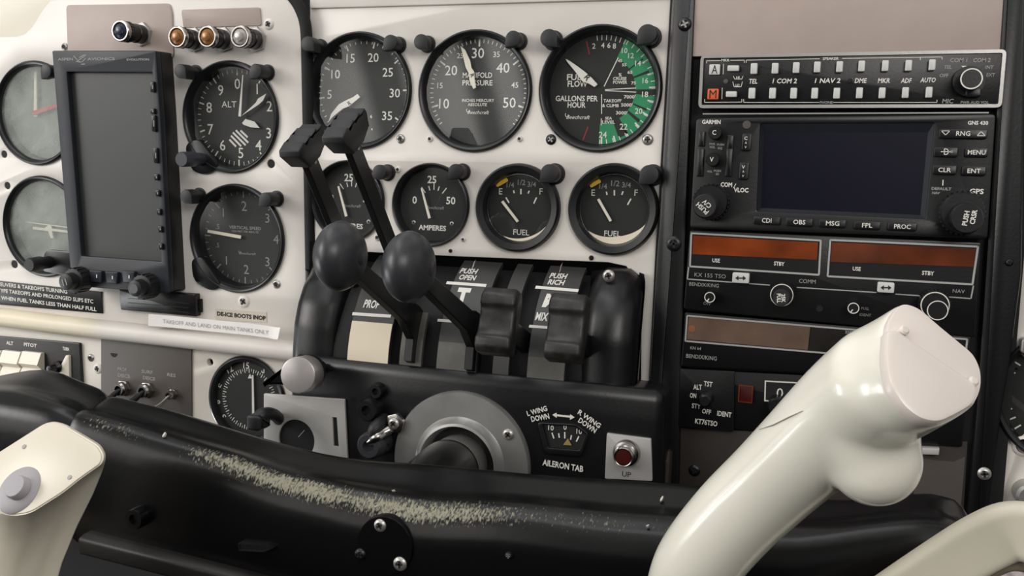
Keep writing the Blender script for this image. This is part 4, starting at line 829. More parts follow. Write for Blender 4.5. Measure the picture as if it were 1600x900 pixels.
for x, y in ((1109, 464.5), (1333.5, 481.5)): kn(t, 'volume_knob', x, y, A+.009, [(0, A+.009), (.0030, A+.009), (.0034, A+.0085), (.0036, A)], M_BLACK, ringm=(.0033, .0005, A+.009, M_PRINT), extra=lambda mb, a, b, x=x, y=y: seg(mb, CP, (x-1, y+2), (x-4, y+6), 1.6, A+.009, M_PRINT))
kn(t, 'tuning_knob', 1221.5, 461, A+.010, [(0, A+.010), (.0064, A+.010), (.0070, A+.009), (.0072, A)], M_BLACK, ribs=(.0072, A+.001, A+.009), ringm=(.0068, .0005, A+.010, M_PRINT))
def k3(mb, x, y): txt(mb, CP, 'PULL', 1217, 466, 5.5, A+.016, M_PRINT, wpx=15, rot=-85, off=.03); txt(mb, CP, '25K', 1224, 466, 5.5, A+.016, M_PRINT, wpx=14, rot=-85, off=.03)
kn(t, 'tuning_knob', 1220.5, 465.5, A+.016, [(0, A+.016), (.0046, A+.016), (.0050, A+.0155), (.0052, A+.010)], M_RUBBER, extra=k3)
kn(t, 'tuning_knob', 1461, 477, A+.011, [(0, A+.011), (.0074, A+.011), (.0080, A+.010), (.0084, A)], M_BLACK, ribs=(.0084, A+.001, A+.010), ringm=(.0078, .0006, A+.011, M_PRINT))
kn(t, 'tuning_knob', 1465, 485, A+.019, [(0, A+.019), (.0052, A+.019), (.0056, A+.0185), (.0058, A+.011)], M_BLACK, ringm=(.0056, .0005, A+.019, M_PRINT))
kn(t, 'dark_hole', 1280.5, 482, A+.0004, [(0, A+.0002), (.0018, A+.0002), (.0020, A+.0004), (.0022, A)], M_MATTE)

# ---- distance measuring radio with a smoked window
A = .011
t = Thing('distance_radio', 'slim radio with one long smoky brown window below the amber displays', 'radio', CP, CP.u(1290, 535))
o = pxpoly(CP, [(1070, 488), (1518, 526), (1511, 596), (1064, 572)], A); mb = MB(); mb.add(prism(rounded(o, .0012), .0009, A, .0006), M_BLACK)
t.part('faceplate', mb)
f = rounded(pxpoly(CP, [(1072.5, 492), (1513, 529), (1508, 572), (1069.5, 534)], A+.001), .001); mb = MB(); framering(mb, f, .0010, A-.0002, A+.001, M_FRAME); flat(mb, f, A+.0002, M_BLACK); fo = t.part('display_frame', mb)
mb = MB(); mb.add(prism(pxpoly(CP, [(1076, 495), (1266, 510.5), (1262, 547), (1073, 530)], A+.0006), A+.0002, A+.0006), M_SMOKE); t.part('smoked_window', mb, fo, 'smoky brown display window')
mb = MB(); mb.add(prism(pxpoly(CP, [(1267, 510.6), (1508, 531), (1504, 568), (1263, 547.2)], A+.0006), A+.0002, A+.0006), M_DARKWIN); t.part('dark_window', mb, fo)
kn(t, 'indicator_dot', 1081, 514, A+.0009, [(0, A+.0009), (.0022, A+.0008), (.0024, A+.0005)], mat('dull_amber', (140, 84, 52), .5))
mb = MB()
for s, x, y, h, w in (('KN 64', 1087, 544, 4.6, 17), ('BENDIX/KING', 1096, 558, 6, 48), ('RMT', 1327, 519.5, 5, 12)): txt(mb, CP, s, x, y, h, A+.0007, M_PRINTDIM, wpx=w, rot=-.6, off=.01)
t.part('lettering', mb)

# ---- transponder
A = .008
t = Thing('transponder', 'black transponder with an orange lamp, lowest unit of the radio stack', 'radio', CP, CP.u(1200, 630))
o = pxpoly(CP, [(1062, 577), (1512, 600), (1504, 700), (1058, 665)], A); mb = MB(); mb.add(prism(rounded(o, .0012), .0009, A-.002, .0006), M_BLACK)
o = pxpoly(CP, [(1063, 576), (1148, 580), (1146, 675), (1060, 667)], A); mb.add(prism(rounded(o, .001), A-.002, A, .0005), M_SATIN); t.part('faceplate', mb)
mb = MB()
for s, x, y, h, w, r in (('TST', 1106.5, 600, 7.5, 13.5, -3), ('ALT', 1090, 604.8, 7.5, 13.5, 4), ('ON', 1083, 618, 7, 10, 0), ('STY', 1088, 634.5, 7, 14, -2), ('OFF', 1104, 643, 7, 14, -4), ('IDENT', 1131.8, 647, 7.5, 22.5, -2), ('KT76TSO', 1103.5, 660, 7.5, 35, -2)): txt(mb, CP, s, x, y, h, A, M_PRINT, wpx=w, rot=r, off=.02)
t.part('lettering', mb)
kn(t, 'selector_knob', 1101, 627, A+.012, [(0, A+.012), (.0030, A+.012), (.0040, A+.011), (.0046, A)], M_BLACK)
btn(t, 1165, 615.5, 24, 25, A-.003, A, M_DKRED, 'reply_lamp', .0006, label='orange-brown lamp', more=lambda mb, z: framering(mb, rrect(*CP.u(1153, 628, z), *CP.u(1177, 603, z)), .0007, z-.001, z+.0006, M_AMBERGLASS))
Z = A-.002; mb = MB(); f = pxpoly(CP, [(1195, 594.5), (1420, 607), (1416, 640), (1194, 627)], Z+.0005); framering(mb, f, .0008, Z-.0002, Z+.0005, M_PRINT); flat(mb, f, Z+.0002, M_MATTE)
for x, y, s in ((1218.5, 614, '0'), (1262, 617, '1'), (1306, 620, '6'), (1350, 623, '2')): txt(mb, CP, s, x, y, 15, Z+.0003, M_PRINT, off=0)
t.part('code_window', mb)
kn(t, 'code_knob', 1213, 636, A+.010, [(0, A+.010), (.0046, A+.010), (.0054, A+.009), (.0056, Z)], M_BLACK)
mb = MB(); mb.add(prism(pxpoly(CP, [(1441, 700), (1468, 701), (1467, 711), (1440, 710)], A+.001), A-.004, A+.001, .0003), M_ALU); t.part('name_tag', mb)
# ================================================================== THROTTLE QUADRANT
def yz(px, py, d): return (CP.u(px, py, d)[1], d)
def slab(o, x0, x1, bev):                      # o: outline in (y, z); extruded along x with rounded ends
    o = ccw(o); L = []
    for k in (0, .3, 1): L.append((x0+bev*k, inset(o, bev*(1-k)**2+1e-5)))
    for k in (1, .3, 0): L.append((x1-bev*k, inset(o, bev*(1-k)**2+1e-5)))
    return loft([[(x, y, z) for y, z in l] for x, l in L])
AD = .046; CY, CZ, CRAD = -.060, -.045, .085
X = lambda px, py, d: CP.u(px, py, d)[0]
quad = Thing('throttle_quadrant', 'black throttle quadrant housing with curved label plates between two bulging pillars', 'throttle quadrant', CP, (-.03, -.06, 0))
def smooth2(o, r): return rounded(o, r, 5)
mb = MB()
ol = [(.0275, -.004), (.0275, .001), yz(480, 420, .011), yz(468, 437, .020), yz(455, 470, .029), yz(449, 505, .034), yz(447, 550, .036), (-.135, .036), (-.135, -.004)]
mb.add(slab(smooth2(ol, .004), X(447, 545, .036), X(519, 545, .036), .009), M_SATIN)
ol = [(.0185, -.004), (.0185, .001), yz(985, 424, .007), yz(955, 440, .016), yz(940, 462, .025), yz(932, 490, .031), yz(930, 530, .036), (-.115, .037), (-.135, .037), (-.135, -.004)]
mb.add(slab(smooth2(ol, .005), X(903, 520, .036), X(1003, 550, 0), .010), M_SATIN)
ol = [(-.0555, -.004), (-.0555, .030), (-.0525, .036), (-.0525, .0405), (-.058, .0440), (-.070, AD-.001), (-.085, AD-.001), (-.190, AD-.001), (-.190, -.004)]
mb.add(slab(smooth2(ol, .003), X(450, 600, .046), X(1030, 720, .046), .005), M_SATIN)
ol = [(-.098, .0), (-.098, .012), (-.104, .018), (-.190, .020), (-.190, 0)]
SB = MB(); SB.add(slab(ol, X(1001, 660, .02), X(1049, 660, .02), .002), M_DKBROWN)
quad.part('housing', mb, angle=40); quad.part('side_bracket', SB)
screw(quad, CP, 951, 431, .0175, 9.5, M_STEEL)
def cyl(x0, x1, a0, a1, r, m, th=.003, n=24):
    vs = []; f = []
    for i in range(n+1):
        a = radians(a0+(a1-a0)*i/n)
        for q in (r, r-th):
            for x in (x0, x1): vs.append((x, CY+q*sin(a), CZ+q*cos(a)))
    for i in range(n):
        p = 4*i; q = p+4; f += [(p, p+1, q+1, q), (p+2, q+2, q+3, p+3), (p, q, q+2, p+2), (p+1, p+3, q+3, q+1)]
    f += [(0, 2, 3, 1), (4*n, 4*n+1, 4*n+3, 4*n+2)]
    return MB().add((vs, f), m)
mb = cyl(X(512, 530, .03), X(915, 530, .03), -8, 68, CRAD-.009, M_MATTE, .004); quad.part('slot_drum', mb)
def cd_(px, py):
    d = .03
    for _ in range(8):
        y = CP.u(px, py, d)[1]; d = CZ+sqrt(max(1e-9, CRAD**2-(y-CY)**2))
    return d
def cwarp(p, l=.0004): return (p[0], p[1], CZ+sqrt(max(1e-9, CRAD**2-(p[1]-CY)**2))+l)
def ctext(mb, s, px, py, h, w, m=M_PRINT, off=.03, shear=.12): txt(mb, CP, s, px, py, h, cd_(px, py), m, wpx=w, off=off, shear=shear, warp=cwarp)
def cline(mb, a, b, w, m=M_PRINT):
    d = cd_(*a); p, q = CP.u3(*a, d), CP.u3(*b, cd_(*b)); h = w*CP.sc(*a, d)[0]/2
    mb.add(([cwarp((p.x, p.y-h, 0)), cwarp((q.x, q.y-h, 0)), cwarp((q.x, q.y+h, 0)), cwarp((p.x, p.y+h, 0))], [(0, 1, 2, 3)]), m)
DP = .038
PL = {}
for nm, a, b, m, top in (('prop', 545, 609, M_PLATE_D, 64), ('blank', 626, 660, M_PLATE_G, 30), ('throttle', 684, 747, M_PLATE_D, 64), ('blank', 772, 797, M_PLATE_D, 64), ('mixture', 826, 885, M_PLATE_D, 64)):
    PL[nm] = (X(a, 530, DP), X(b, 530, DP)); mb = cyl(*PL[nm], -8, top, CRAD, m)
    if nm == 'prop':
        ctext(mb, 'P', 584, 447, 17, 13, off=.05); ctext(mb, 'PROP', 581.5, 475, 11, 25); cline(mb, (551, 490), (611, 494), 4.5)
    if nm == 'throttle':
        ctext(mb, 'PUSH', 733, 423.5, 6.6, 27); ctext(mb, 'OPEN', 731, 433.5, 6.6, 26); cline(mb, (698, 441.5), (760, 446), 4); ctext(mb, 'T', 723, 463, 21, 20, off=.06, shear=0); cline(mb, (684, 500), (749, 505), 4); cline(mb, (739, 418), (742, 408), 5)
        c = cyl(PL[nm][0]+.0003, PL[nm][1]-.0003, -7, 17, CRAD+.0003, M_PLATE_G, .0005); mb.add((c.v, c.f), M_PLATE_G)
    if nm == 'mixture':
        ctext(mb, 'PUSH', 873, 431, 6.6, 27); ctext(mb, 'RICH', 869.5, 441, 6.6, 26); cline(mb, (837, 448.5), (904, 454), 4); ctext(mb, 'M', 862, 470, 17, 26, off=.05); ctext(mb, 'MIX', 847, 494.5, 11, 20); cline(mb, (827, 509.5), (886, 514), 4); cline(mb, (875, 424), (878, 412), 5)
        c = cyl(PL[nm][0]+.0003, PL[nm][1]-.0003, -7, 14, CRAD+.0003, M_PLATE_G, .0005); mb.add((c.v, c.f), M_PLATE_G)
    quad.part('label_plate', mb)
    if nm == 'prop':
        c = cyl(PL[nm][0]+.0002, PL[nm][1]-.0002, -8, 23, CRAD+.0006, M_PLATE_C, .0008); quad.part('label_plate', c, label='cream lower band under PROP')

# ------------------------------------------------------------------ levers
def lever(kind, xx, y, z, label, arm=.0135):
    t = Thing(kind+'_lever', label, 'lever', CP, (xx, CY, CZ)); a = Vector((0, y-CY, z-CZ)); L = a.length; a.normalize()
    nrm = Vector((0, a.z, -a.y))               # in the lever's own plane, up and away from the viewer
    P0 = Vector((xx, CY, CZ))+a*.078; tip = Vector((xx, y, z)); hw = {'propeller': .0024, 'throttle': .0031, 'mixture': .0026}[kind]; arm = .0120 if kind == 'throttle' else arm
    def at(s, h, x=0): return tuple(P0+a*s+nrm*h+Vector((x, 0, 0)))
    Ls = (tip-P0).length
    sec = rounded([(-hw, -arm/2), (hw, -arm/2), (hw, arm/2), (-hw, arm/2)], .0007, 2)
    end = Ls-(.004 if kind == 'throttle' else .002)
    if kind == 'throttle':                     # crank at the foot of the arm
        prof = [(-.02, -.028), (-.02, .004), (.012, .0095), (.020, .0090), (.026, arm/2+.001), (end, arm/2-.0012), (end, -arm/2+.0012), (.030, -arm/2-.0015), (.012, -.014), (.008, -.028)]
    else: prof = [(-.02, -arm/2), (-.02, arm/2), (end, arm/2), (end, -arm/2)]
    loops = [[at(s, h, x) for s, h in inset(ccw(prof), k)] for x, k in ((-hw, .0006), (-hw+.0006, 0), (hw-.0006, 0), (hw, .0006))]
    mb = MB(); mb.add(loft(loops), M_SATIN); t.part('lever_arm', mb)
    mb = MB()
    if kind == 'throttle':
        r, h = .0200, .0132
        pr = [(0, -h), (r*.35, -h*.97), (r*.62, -h*.82), (r*.84, -h*.55), (r*.96, -h*.25), (r, 0), (r*.96, h*.25), (r*.84, h*.55), (r*.62, h*.82), (r*.35, h*.97), (0, h)]
        P = smoothpath([(p[0], p[1], 0) for p in pr], 4); mb.add(lathe([(max(p.x, 0), p.y) for p in P], 56), M_BALL, Matrix.Translation(tip) @ RY(pi/2)); t.part('round_knob', mb, angle=80)
        mb = MB(); mb.add(lathe([(.0, h*.93), (.0042, h*.93), (.0046, h*.99), (.0036, h*1.03), (0, h*1.03)], 24), M_BALL, Matrix.Translation(tip) @ RY(pi/2)); t.part('knob_screw', mb)
    elif kind == 'propeller':
        w = .0074; pr = [(-.0180, .0025), (-.0168, .0062), (-.0080, .0080), (-.0070, .0056), (.0005, .0084), (.0016, .0060), (.0090, .0086), (.0100, .0064), (.0165, .0074), (.0180, .0040), (.0165, -.0050), (.0050, -.0098), (-.0095, -.0098)]
        o2 = rounded(ccw(pr), .0007, 3); n2 = (nrm*cos(.15)-a*sin(.15)).normalized(); a2 = (a*cos(.15)+nrm*sin(.15)).normalized()
        loops = [[tuple(tip+n2*u+a2*v+Vector((x, 0, 0))) for u, v in inset(o2, k)] for x, k in ((-w, .0009), (-w+.0004, .0003), (-w+.0011, 0), (w-.0011, 0), (w-.0004, .0003), (w, .0009))]
        mb.add(loft(loops), M_RUBBER); t.part('flat_knob', mb, angle=40)
        mb = MB()
        for s in (-.008, -.005): mb.add(lathe([(0, w*.62), (.0016, w*.6), (.0018, w*.2)], 12), M_STEEL, Matrix.Translation(tip+a*(s-.004)+nrm*.0) @ RY(pi/2))
        t.part('grub_screws', mb)
    else:
        w = .0112; pr = [(-.0205, -.006), (-.0205, .004), (-.0175, .0075), (-.0115, .0088), (-.0095, .0066), (-.006, .0058), (.0035, .0062), (.0065, .0070), (.0085, .0095), (.0150, .0090), (.0195, .0055), (.0195, -.004), (.012, -.007)]
        o2 = rounded(ccw(pr), .0015, 3)
        loops = [[tuple(tip+nrm*u+a*v+Vector((x, 0, 0))) for u, v in inset(o2, k)] for x, k in ((-w, .0018), (-w+.0007, .0006), (-w+.002, 0), (w-.002, 0), (w-.0007, .0006), (w, .0018))]
        mb.add(loft(loops), M_WORN); t.part('ribbed_knob', mb, angle=40)
    return t
M_BALL = mat('matte_black_ball_plastic', (54, 54, 58), .36, bump=.06, bscale=300)
def ltip(px, py, d): v = CP.u3(px, py, d); return v.x, v.y, v.z
lever('propeller', *ltip(474, 229, .082), 'flat topped black lever with a ribbed knob, nearest the left panel')
lever('propeller', *ltip(541, 206, .098), 'flat topped black lever in front of the tachometer, right of its twin')
lever('throttle', *ltip(532, 400, .140), 'throttle lever with a round black knob, left of the two ball knobs')
lever('throttle', *ltip(639, 417, .142), 'throttle lever with a round black knob, right of the two ball knobs')
lever('mixture', *ltip(780, 502, .082), 'short ribbed black lever between the T plate and the MIX plate')
lever('mixture', *ltip(887, 512, .082), 'short ribbed black lever at the right pillar covering part of the MIX plate')

# ------------------------------------------------------------------ lettering and small fittings on the quadrant's apron
mb = MB()
for s, x, y, h, w, r in (('L WING', 839, 642, 7.5, 33, 21), ('DOWN', 844, 652.5, 8, 29, 16), ('R WING', 921, 654.5, 7.5, 40, -29), ('DOWN', 918, 664.5, 8, 31, -29), ('AILERON TAB', 879.5, 727.5, 9, 64, -2.5)): txt(mb, CP, s, x, y, h, AD, M_PRINT, wpx=w, rot=r, off=.025)
seg(mb, CP, (868, 648.5), (893, 651.3), 3, AD, M_PRINT)
flat(mb, pxpoly(CP, [(863, 648), (870, 644.5), (870, 653)], AD), AD+.0002, M_PRINT); flat(mb, pxpoly(CP, [(898, 652), (891, 647), (890.5, 656)], AD), AD+.0002, M_PRINT)
quad.part('lettering', mb)
t = Thing('aileron_tab_indicator', 'small aileron tab scale set in a black window above its AILERON TAB lettering', 'indicator', CP, CP.u3(882, 685, AD))
o = pxpoly(CP, [(839, 659.5), (900, 662), (921, 678), (909, 714), (851, 709)], AD+.001); mb = MB(); mb.add(holeplate(rounded(o, .003), [rounded(pxpoly(CP, [(848, 663.5), (898, 666), (914, 678.5), (905, 703), (857, 699)], AD+.001), .001)], AD-.0008, AD+.0014, .0006), M_SATIN); t.part('window_frame', mb)
Z = AD-.0001; mb = MB(); mb.add(prism(pxpoly(CP, [(846, 662), (900, 664.5), (917, 678), (906, 706), (855, 702)], Z), Z-.0005, Z), M_MATTE)
for s, x, y in (('10', 861, 668.5), ('0', 883, 667.5), ('10', 905, 674)): txt(mb, CP, s, x, y, 7.5, Z, M_PRINT, off=.01)
for a, b in (((862.5, 676), (865.5, 685)), ((873, 677), (874, 684)), ((882.5, 675), (882.5, 685)), ((893, 680), (891.5, 687)), ((904.5, 681.5), (900.5, 690))): seg(mb, CP, a, b, 2, Z, M_PRINT)
t.part('scale_face', mb); mb = MB(); mb.add(prism(pxpoly(CP, [(887, 685), (893, 696), (880, 695)], Z+.001), Z+.0003, Z+.001), mat('brass_pointer', (150, 130, 80), .5)); t.part('pointer', mb)

t = Thing('push_button_plate', 'aluminium plate marked UP carrying a dark red push button', 'button', CP, CP.u3(982, 714, AD))
mb = MB(); mb.add(prism(rounded(pxpoly(CP, [(948, 677), (1017, 686), (1019, 752), (945, 748)], AD+.0015), .0008), AD-.0008, AD+.0015, .0004), M_ALU); txt(mb, CP, 'UP', 979, 741, 8, AD+.0015, M_PRINTBLK, wpx=14, off=0); t.part('plate', mb)
L = AD+.013; x, y = CP.u(973.5, 715, L); r = .0058; mb = MB()
mb.add(lathe([(r*1.5, AD+.0014), (r*1.5, AD+.003), (r*1.35, AD+.0045), (r*1.15, AD+.0048), (r*1.15, L-.004), (r*1.04, L-.0035), (r*1.04, L-.0006), (r*.96, L), (r*.88, L-.0002), (r*.86, L-.002)], 36), M_CHROME, T(x, y)); t.part('button_collar', mb)
mb = MB(); mb.add(lathe([(r*.88, L-.0012), (r*.8, L-.0006), (0, L-.0004)], 32), M_DKRED, T(x, y)); t.part('button', mb, label='dark red button face')

# silver knob with a black wedge pointer
L = .076; x, y = CP.u(465, 586, L); t = Thing('rotary_knob', 'round pearl-grey knob with a black wedge pointer at the lower left of the quadrant', 'knob', CP, (x, y, AD)); r = .0122
mb = MB(); KX = T(x, y, L) @ RY(.16) @ RX(-.12) @ T(0, 0, -L); mb.add(lathe([(r*.96, L-.019), (r, L-.018), (r, L-.0016), (r*.97, L-.0004), (r*.90, L), (0, L+.0006)], 48), M_SILVERKNOB, KX); t.part('knob_body', mb)
mb = MB(); mb.add(lathe([(.0045, AD-.001), (.0045, L-.020), (r*.9, L-.018)], 24), M_BLACK, T(x, y))
p = [CP.u(445, 572, .064), CP.u(449, 602, .064), CP.u(409, 603, .064)]; mb.add(prism(rounded(p, .001), .052, .064, .002), M_BLACK); t.part('pointer', mb)

# aluminium slotted plate and its black handle
ZP = AD+.0015
t = Thing('slotted_plate', 'satin aluminium plate with a big round cut-out and a narrow slot below the grey knob', 'plate', CP, CP.u3(475, 655, AD))
o = pxpoly(CP, [(412, 615), (538, 624), (545, 760), (412, 740)], ZP); c = CP.u(463, 687, ZP); s_ = CP.sc(463, 687, ZP)[0]
mb = MB(); mb.add(holeplate(rounded(o, .0008), [circ(*c, 31*s_, 40), pxpoly(CP, [(519, 652), (526, 652.5), (529, 698), (521, 697)], ZP)], AD-.0006, ZP, .0003), M_ALU); t.part('plate', mb)
mb = MB(); mb.add(prism(pxpoly(CP, [(424, 640), (505, 640), (532, 645), (532, 740), (424, 735)], AD), AD-.0005, AD-.0001), M_MATTE); seg(mb, CP, (466, 683), (476, 672), 1, AD-.0001, M_FRAME); t.part('cutout_backing', mb)
t = Thing('pull_handle', 'small black rounded handle sticking out left of the slotted aluminium plate', 'handle', CP, CP.u3(425, 655, AD))
pp = [CP.u3(436, 655, AD), CP.u3(428, 648, .060), CP.u3(414, 646, .070), CP.u3(402, 656, .074)]
mb = MB(); mb.add(tube(smoothpath(pp, 5), [.0042]*11+[.0050]*5, 16), M_RUBBER); t.part('stem', mb)
e_ = CP.u3(402, 658, .076); mb = MB(); mb.add(slab(rounded([(e_.y-.006, .066), (e_.y+.0045, .066), (e_.y+.0045, .080), (e_.y-.006, .080)], .002), e_.x-.007, e_.x+.005, .0025), M_RUBBER); t.part('grip', mb)

# small bushings on the apron
for px, py, r, L, m in ((586, 612, .0052, AD+.004, M_BLACK), (572, 642, .0078, AD+.010, M_BLACK), (575, 698, .0090, AD+.016, M_BALL)):
    x, y = CP.u(px, py, L); mb = MB(); mb.add(lathe([(r*1.1, AD-.0012), (r, L-.002), (r*.85, L), (r*.45, L), (r*.4, L-.003), (0, L-.003)], 32), m, T(x, y)); quad.part('bushing', mb)
t = Thing('cable_clamp', 'small shiny metal clamp and screw at the left rim of the grey column ring', 'clamp', CP, CP.u3(610, 665, AD+.008))
p = [CP.u(604, 650, AD+.008), CP.u(620, 646, AD+.008), CP.u(631, 660, AD+.008), CP.u(626, 677, AD+.008), CP.u(607, 677, AD+.008)]
mb = MB(); mb.add(prism(rounded(p, .002), AD+.0045, AD+.008, .0006), M_CHROME); f_ = t.part('clamp_tab', mb); screw(t, CP, 615, 662, AD+.008, 9, M_STEEL, parent=f_)
pp = [CP.u3(608, 672, AD+.007), CP.u3(598, 677, AD+.010), CP.u3(588, 684, AD+.014), CP.u3(578, 690, AD+.012)]; mb = MB(); mb.add(tube(smoothpath(pp, 5), .0034, 16), M_CHROME); t.part('clamp_loop', mb)
pp = [CP.u3(600, 655, AD), CP.u3(592, 664, AD+.009), CP.u3(585, 676, AD+.012), CP.u3(600, 700, AD+.004)]; mb = MB(); mb.add(tube(smoothpath(pp, 5), .0046, 16), M_RUBBER); t.part('hose', mb)

# grey ring around the control column
t = Thing('column_flange', 'large grey metal ring around the control column in the lower centre', 'ring', CP, CP.u3(717, 724, AD)); c = CP.u(718, 724, AD+.004); R = .0475
mb = MB(); mb.add(lathe([(R, AD-.0012), (R, AD+.0026), (R*.985, AD+.004), (R*.66, AD+.0045), (R*.62, AD+.006), (R*.585, AD+.010), (R*.55, AD+.0105), (R*.52, AD+.007), (R*.50, AD-.001)], 96), M_RING, T(*c)); t.part('ring_plate', mb, angle=30)
screw(t, CP, 794, 679, AD+.0042, 9, M_STEEL)
mb = MB(); mb.add(lathe([(R*.51, AD+.000), (R*.40, AD+.000)], 48), M_MATTE, T(*c)); t.part('dark_gap', mb)
# ================================================================== CONTROL YOKE
def yokemat():
    m = mat('worn_black_gloss_paint', (9, 9, 10), .24, bump=.07, bscale=160, spec=.35); t = m.node_tree; b = t.nodes['Principled BSDF']
    a = t.nodes.new('ShaderNodeAttribute'); a.attribute_name = 'wear'; tc = t.nodes.new('ShaderNodeTexCoord')
    n = t.nodes.new('ShaderNodeTexNoise'); n.inputs['Scale'].default_value = 1000; n.inputs['Detail'].default_value = 6
    mp = t.nodes.new('ShaderNodeMapping'); mp.inputs['Scale'].default_value = (1, .45, .45); t.links.new(tc.outputs['Object'], mp.inputs[0]); t.links.new(mp.outputs[0], n.inputs['Vector'])
    ad = t.nodes.new('ShaderNodeMath'); ad.operation = 'MULTIPLY_ADD'; ad.inputs[1].default_value = .85; t.links.new(a.outputs['Fac'], ad.inputs[0]); t.links.new(n.outputs['Fac'], ad.inputs[2])
    r = t.nodes.new('ShaderNodeValToRGB'); r.color_ramp.elements[0].position = .80; r.color_ramp.elements[1].position = 1.10; t.links.new(ad.outputs[0], r.inputs[0])
    x = t.nodes.new('ShaderNodeMix'); x.data_type = 'RGBA'; x.inputs['A'].default_value = lin((9, 9, 10)); x.inputs['B'].default_value = lin((150, 147, 128))
    t.links.new(r.outputs[0], x.inputs['Factor']); t.links.new(x.outputs['Result'], b.inputs['Base Color'])
    q = t.nodes.new('ShaderNodeMapRange'); q.inputs['To Min'].default_value = .27; q.inputs['To Max'].default_value = .8; t.links.new(r.outputs[0], q.inputs['Value']); t.links.new(q.outputs[0], b.inputs['Roughness'])
    return m
M_YOKE = yokemat()
def interp(c, x):
    if x <= c[0][0]: a, b = c[0], c[1]
    elif x >= c[-1][0]: a, b = c[-2], c[-1]
    else:
        for a, b in zip(c, c[1:]):
            if a[0] <= x <= b[0]: break
    return a[1]+(b[1]-a[1])*(x-a[0])/(b[0]-a[0])
def soft(c, x, w=.012): return sum(interp(c, x+w*k)*g for k, g in ((-1, .25), (0, .5), (1, .25)))
DB, DW = .130, .165
back = [CP.u(x, y, DB) for x, y in ((-200, 560), (0, 600), (100, 607), (165, 615), (260, 638), (400, 681), (500, 708), (570, 719), (640, 723), (700, 728), (850, 742), (1000, 752), (1090, 757), (1250, 778), (1320, 782), (1390, 774), (1450, 767), (1500, 776), (1530, 799), (1545, 840), (1552, 900))]
worn = [CP.u(x, y, DW) for x, y in ((-200, 600), (60, 642), (165, 670), (210, 686), (270, 704), (360, 728), (420, 756), (480, 771), (562, 792), (612, 802), (675, 810), (775, 811), (860, 820), (935, 831), (1010, 836), (1100, 842), (1250, 850), (1400, 828), (1480, 826), (1530, 850), (1560, 900))]
def barsec(x, grow=0, fwd=0):
    yb = soft(back, x)+grow; yw = min(soft(worn, x), yb-.002)+grow*.5
    P = [(yb-.075, DB-.003), (yb-.03, DB-.006), (yb-.006, DB-.0045), (yb, DB+.001), (yb*.72+yw*.28+.0006, DB+.010), (yb*.50+yw*.50+.0002, DB+.018), (yb*.30+yw*.70+.0022, DB+.026), (yw+.0028, DW-.003), (yw, DW), (yw-.006, DW+.0032), (yw-.016, DW+.0048), (yw-.045, DW+.005), (yw-.075, DW+.002)]
    S_ = smoothpath([(p[0], p[1]+(fwd if p[1] > DB+.005 else 0), 0) for p in P], 3)
    return [(p.x, p.y) for p in S_]
def barmesh(x0, x1, n, grow=0, fwd=0, wear=True):
    mb = MB(); L = []
    for i in range(n+1):
        x = x0+(x1-x0)*i/n; s = barsec(x, grow, fwd); e = min(i, n-i)
        if e < 3: c = Vector((sum(p[0] for p in s)/len(s), sum(p[1] for p in s)/len(s))); k = (.80, .92, .98)[e]; s = [tuple(c+(Vector(p)-c)*k) for p in s]
        L.append([(x, y, z) for y, z in s])
    mb.add(loft(L), M_YOKE)
    if wear:
        k = len(L[0])
        for i in range(n+1):
            x = x0+(x1-x0)*i/n; px = (x-CP.u(100, 760, DW)[0])/(CP.u(1100, 840, DW)[0]-CP.u(100, 760, DW)[0])*1000+100
            g = interp([(100, .0), (160, .35), (220, .30), (300, .10), (350, .45), (420, .62), (560, .62), (600, .50), (700, .62), (800, .50), (870, .28), (1000, .22), (1100, .1), (1300, 0)], px)
            for j in range(k): mb.wear[i*k+j] = g*max(0, 1-abs(j-22.5)/4.6)**.5+.12*(1 if 8 < j < 22 else 0)*(.6 if 480 < px < 1080 else .2)
    return mb
X0 = CP.u(172, 614, DB)[0]; X1 = CP.u(1548, 840, DB)[0]
yk = Thing('control_yoke', 'black worn control yoke bar with ivory hand grips across the foreground', 'yoke', CP, (.01, -.11, .15))
yk.part('yoke_bar', barmesh(X0-.004, X1, 150), angle=60)
back2 = back
back = [CP.u(x, y, DB) for x, y in ((-200, 640), (-90, 610), (-20, 596), (30, 586), (70, 580), (95, 586), (120, 600), (150, 610), (180, 619), (260, 640))]
yk.part('bar_end_sleeve', barmesh(CP.u(-190, 600, DB)[0], CP.u(176, 614, DB)[0], 40, .0022, .003, False), angle=60); back = back2
# paint chips on the top face
mb = MB()
for px, py, w, h, a in ((257, 680, 3, 9, -.5), (1034, 780, 3, 9, -.5), (1012, 822, 2, 5, 0), (588, 792, 2, 5, .3), (615, 767, 2, 5, .3)):
    d = .15; x, y = CP.u(px, py, d); s = barsec(x); best = min(range(9, 26), key=lambda j: abs(s[j][0]-CP.u(px, py, s[j][1])[1])); y, d = s[best]
    q, r_ = CP.sc(px, py, d); v = CP.u3(px, py, d+.0012); u1 = Vector((sin(a+.9), cos(a+.9), -.3)).normalized()
    mb.add(loft([[v+u1*h*q/2*cos(b)+Vector((1, 0, 0))*w*q/2*sin(b)+Vector((0, .0006*k, .0006*k)) for b in [2*pi*i/8 for i in range(8)]] for k in (-1, 1)]), M_PRINT)
yk.part('paint_chips', mb)
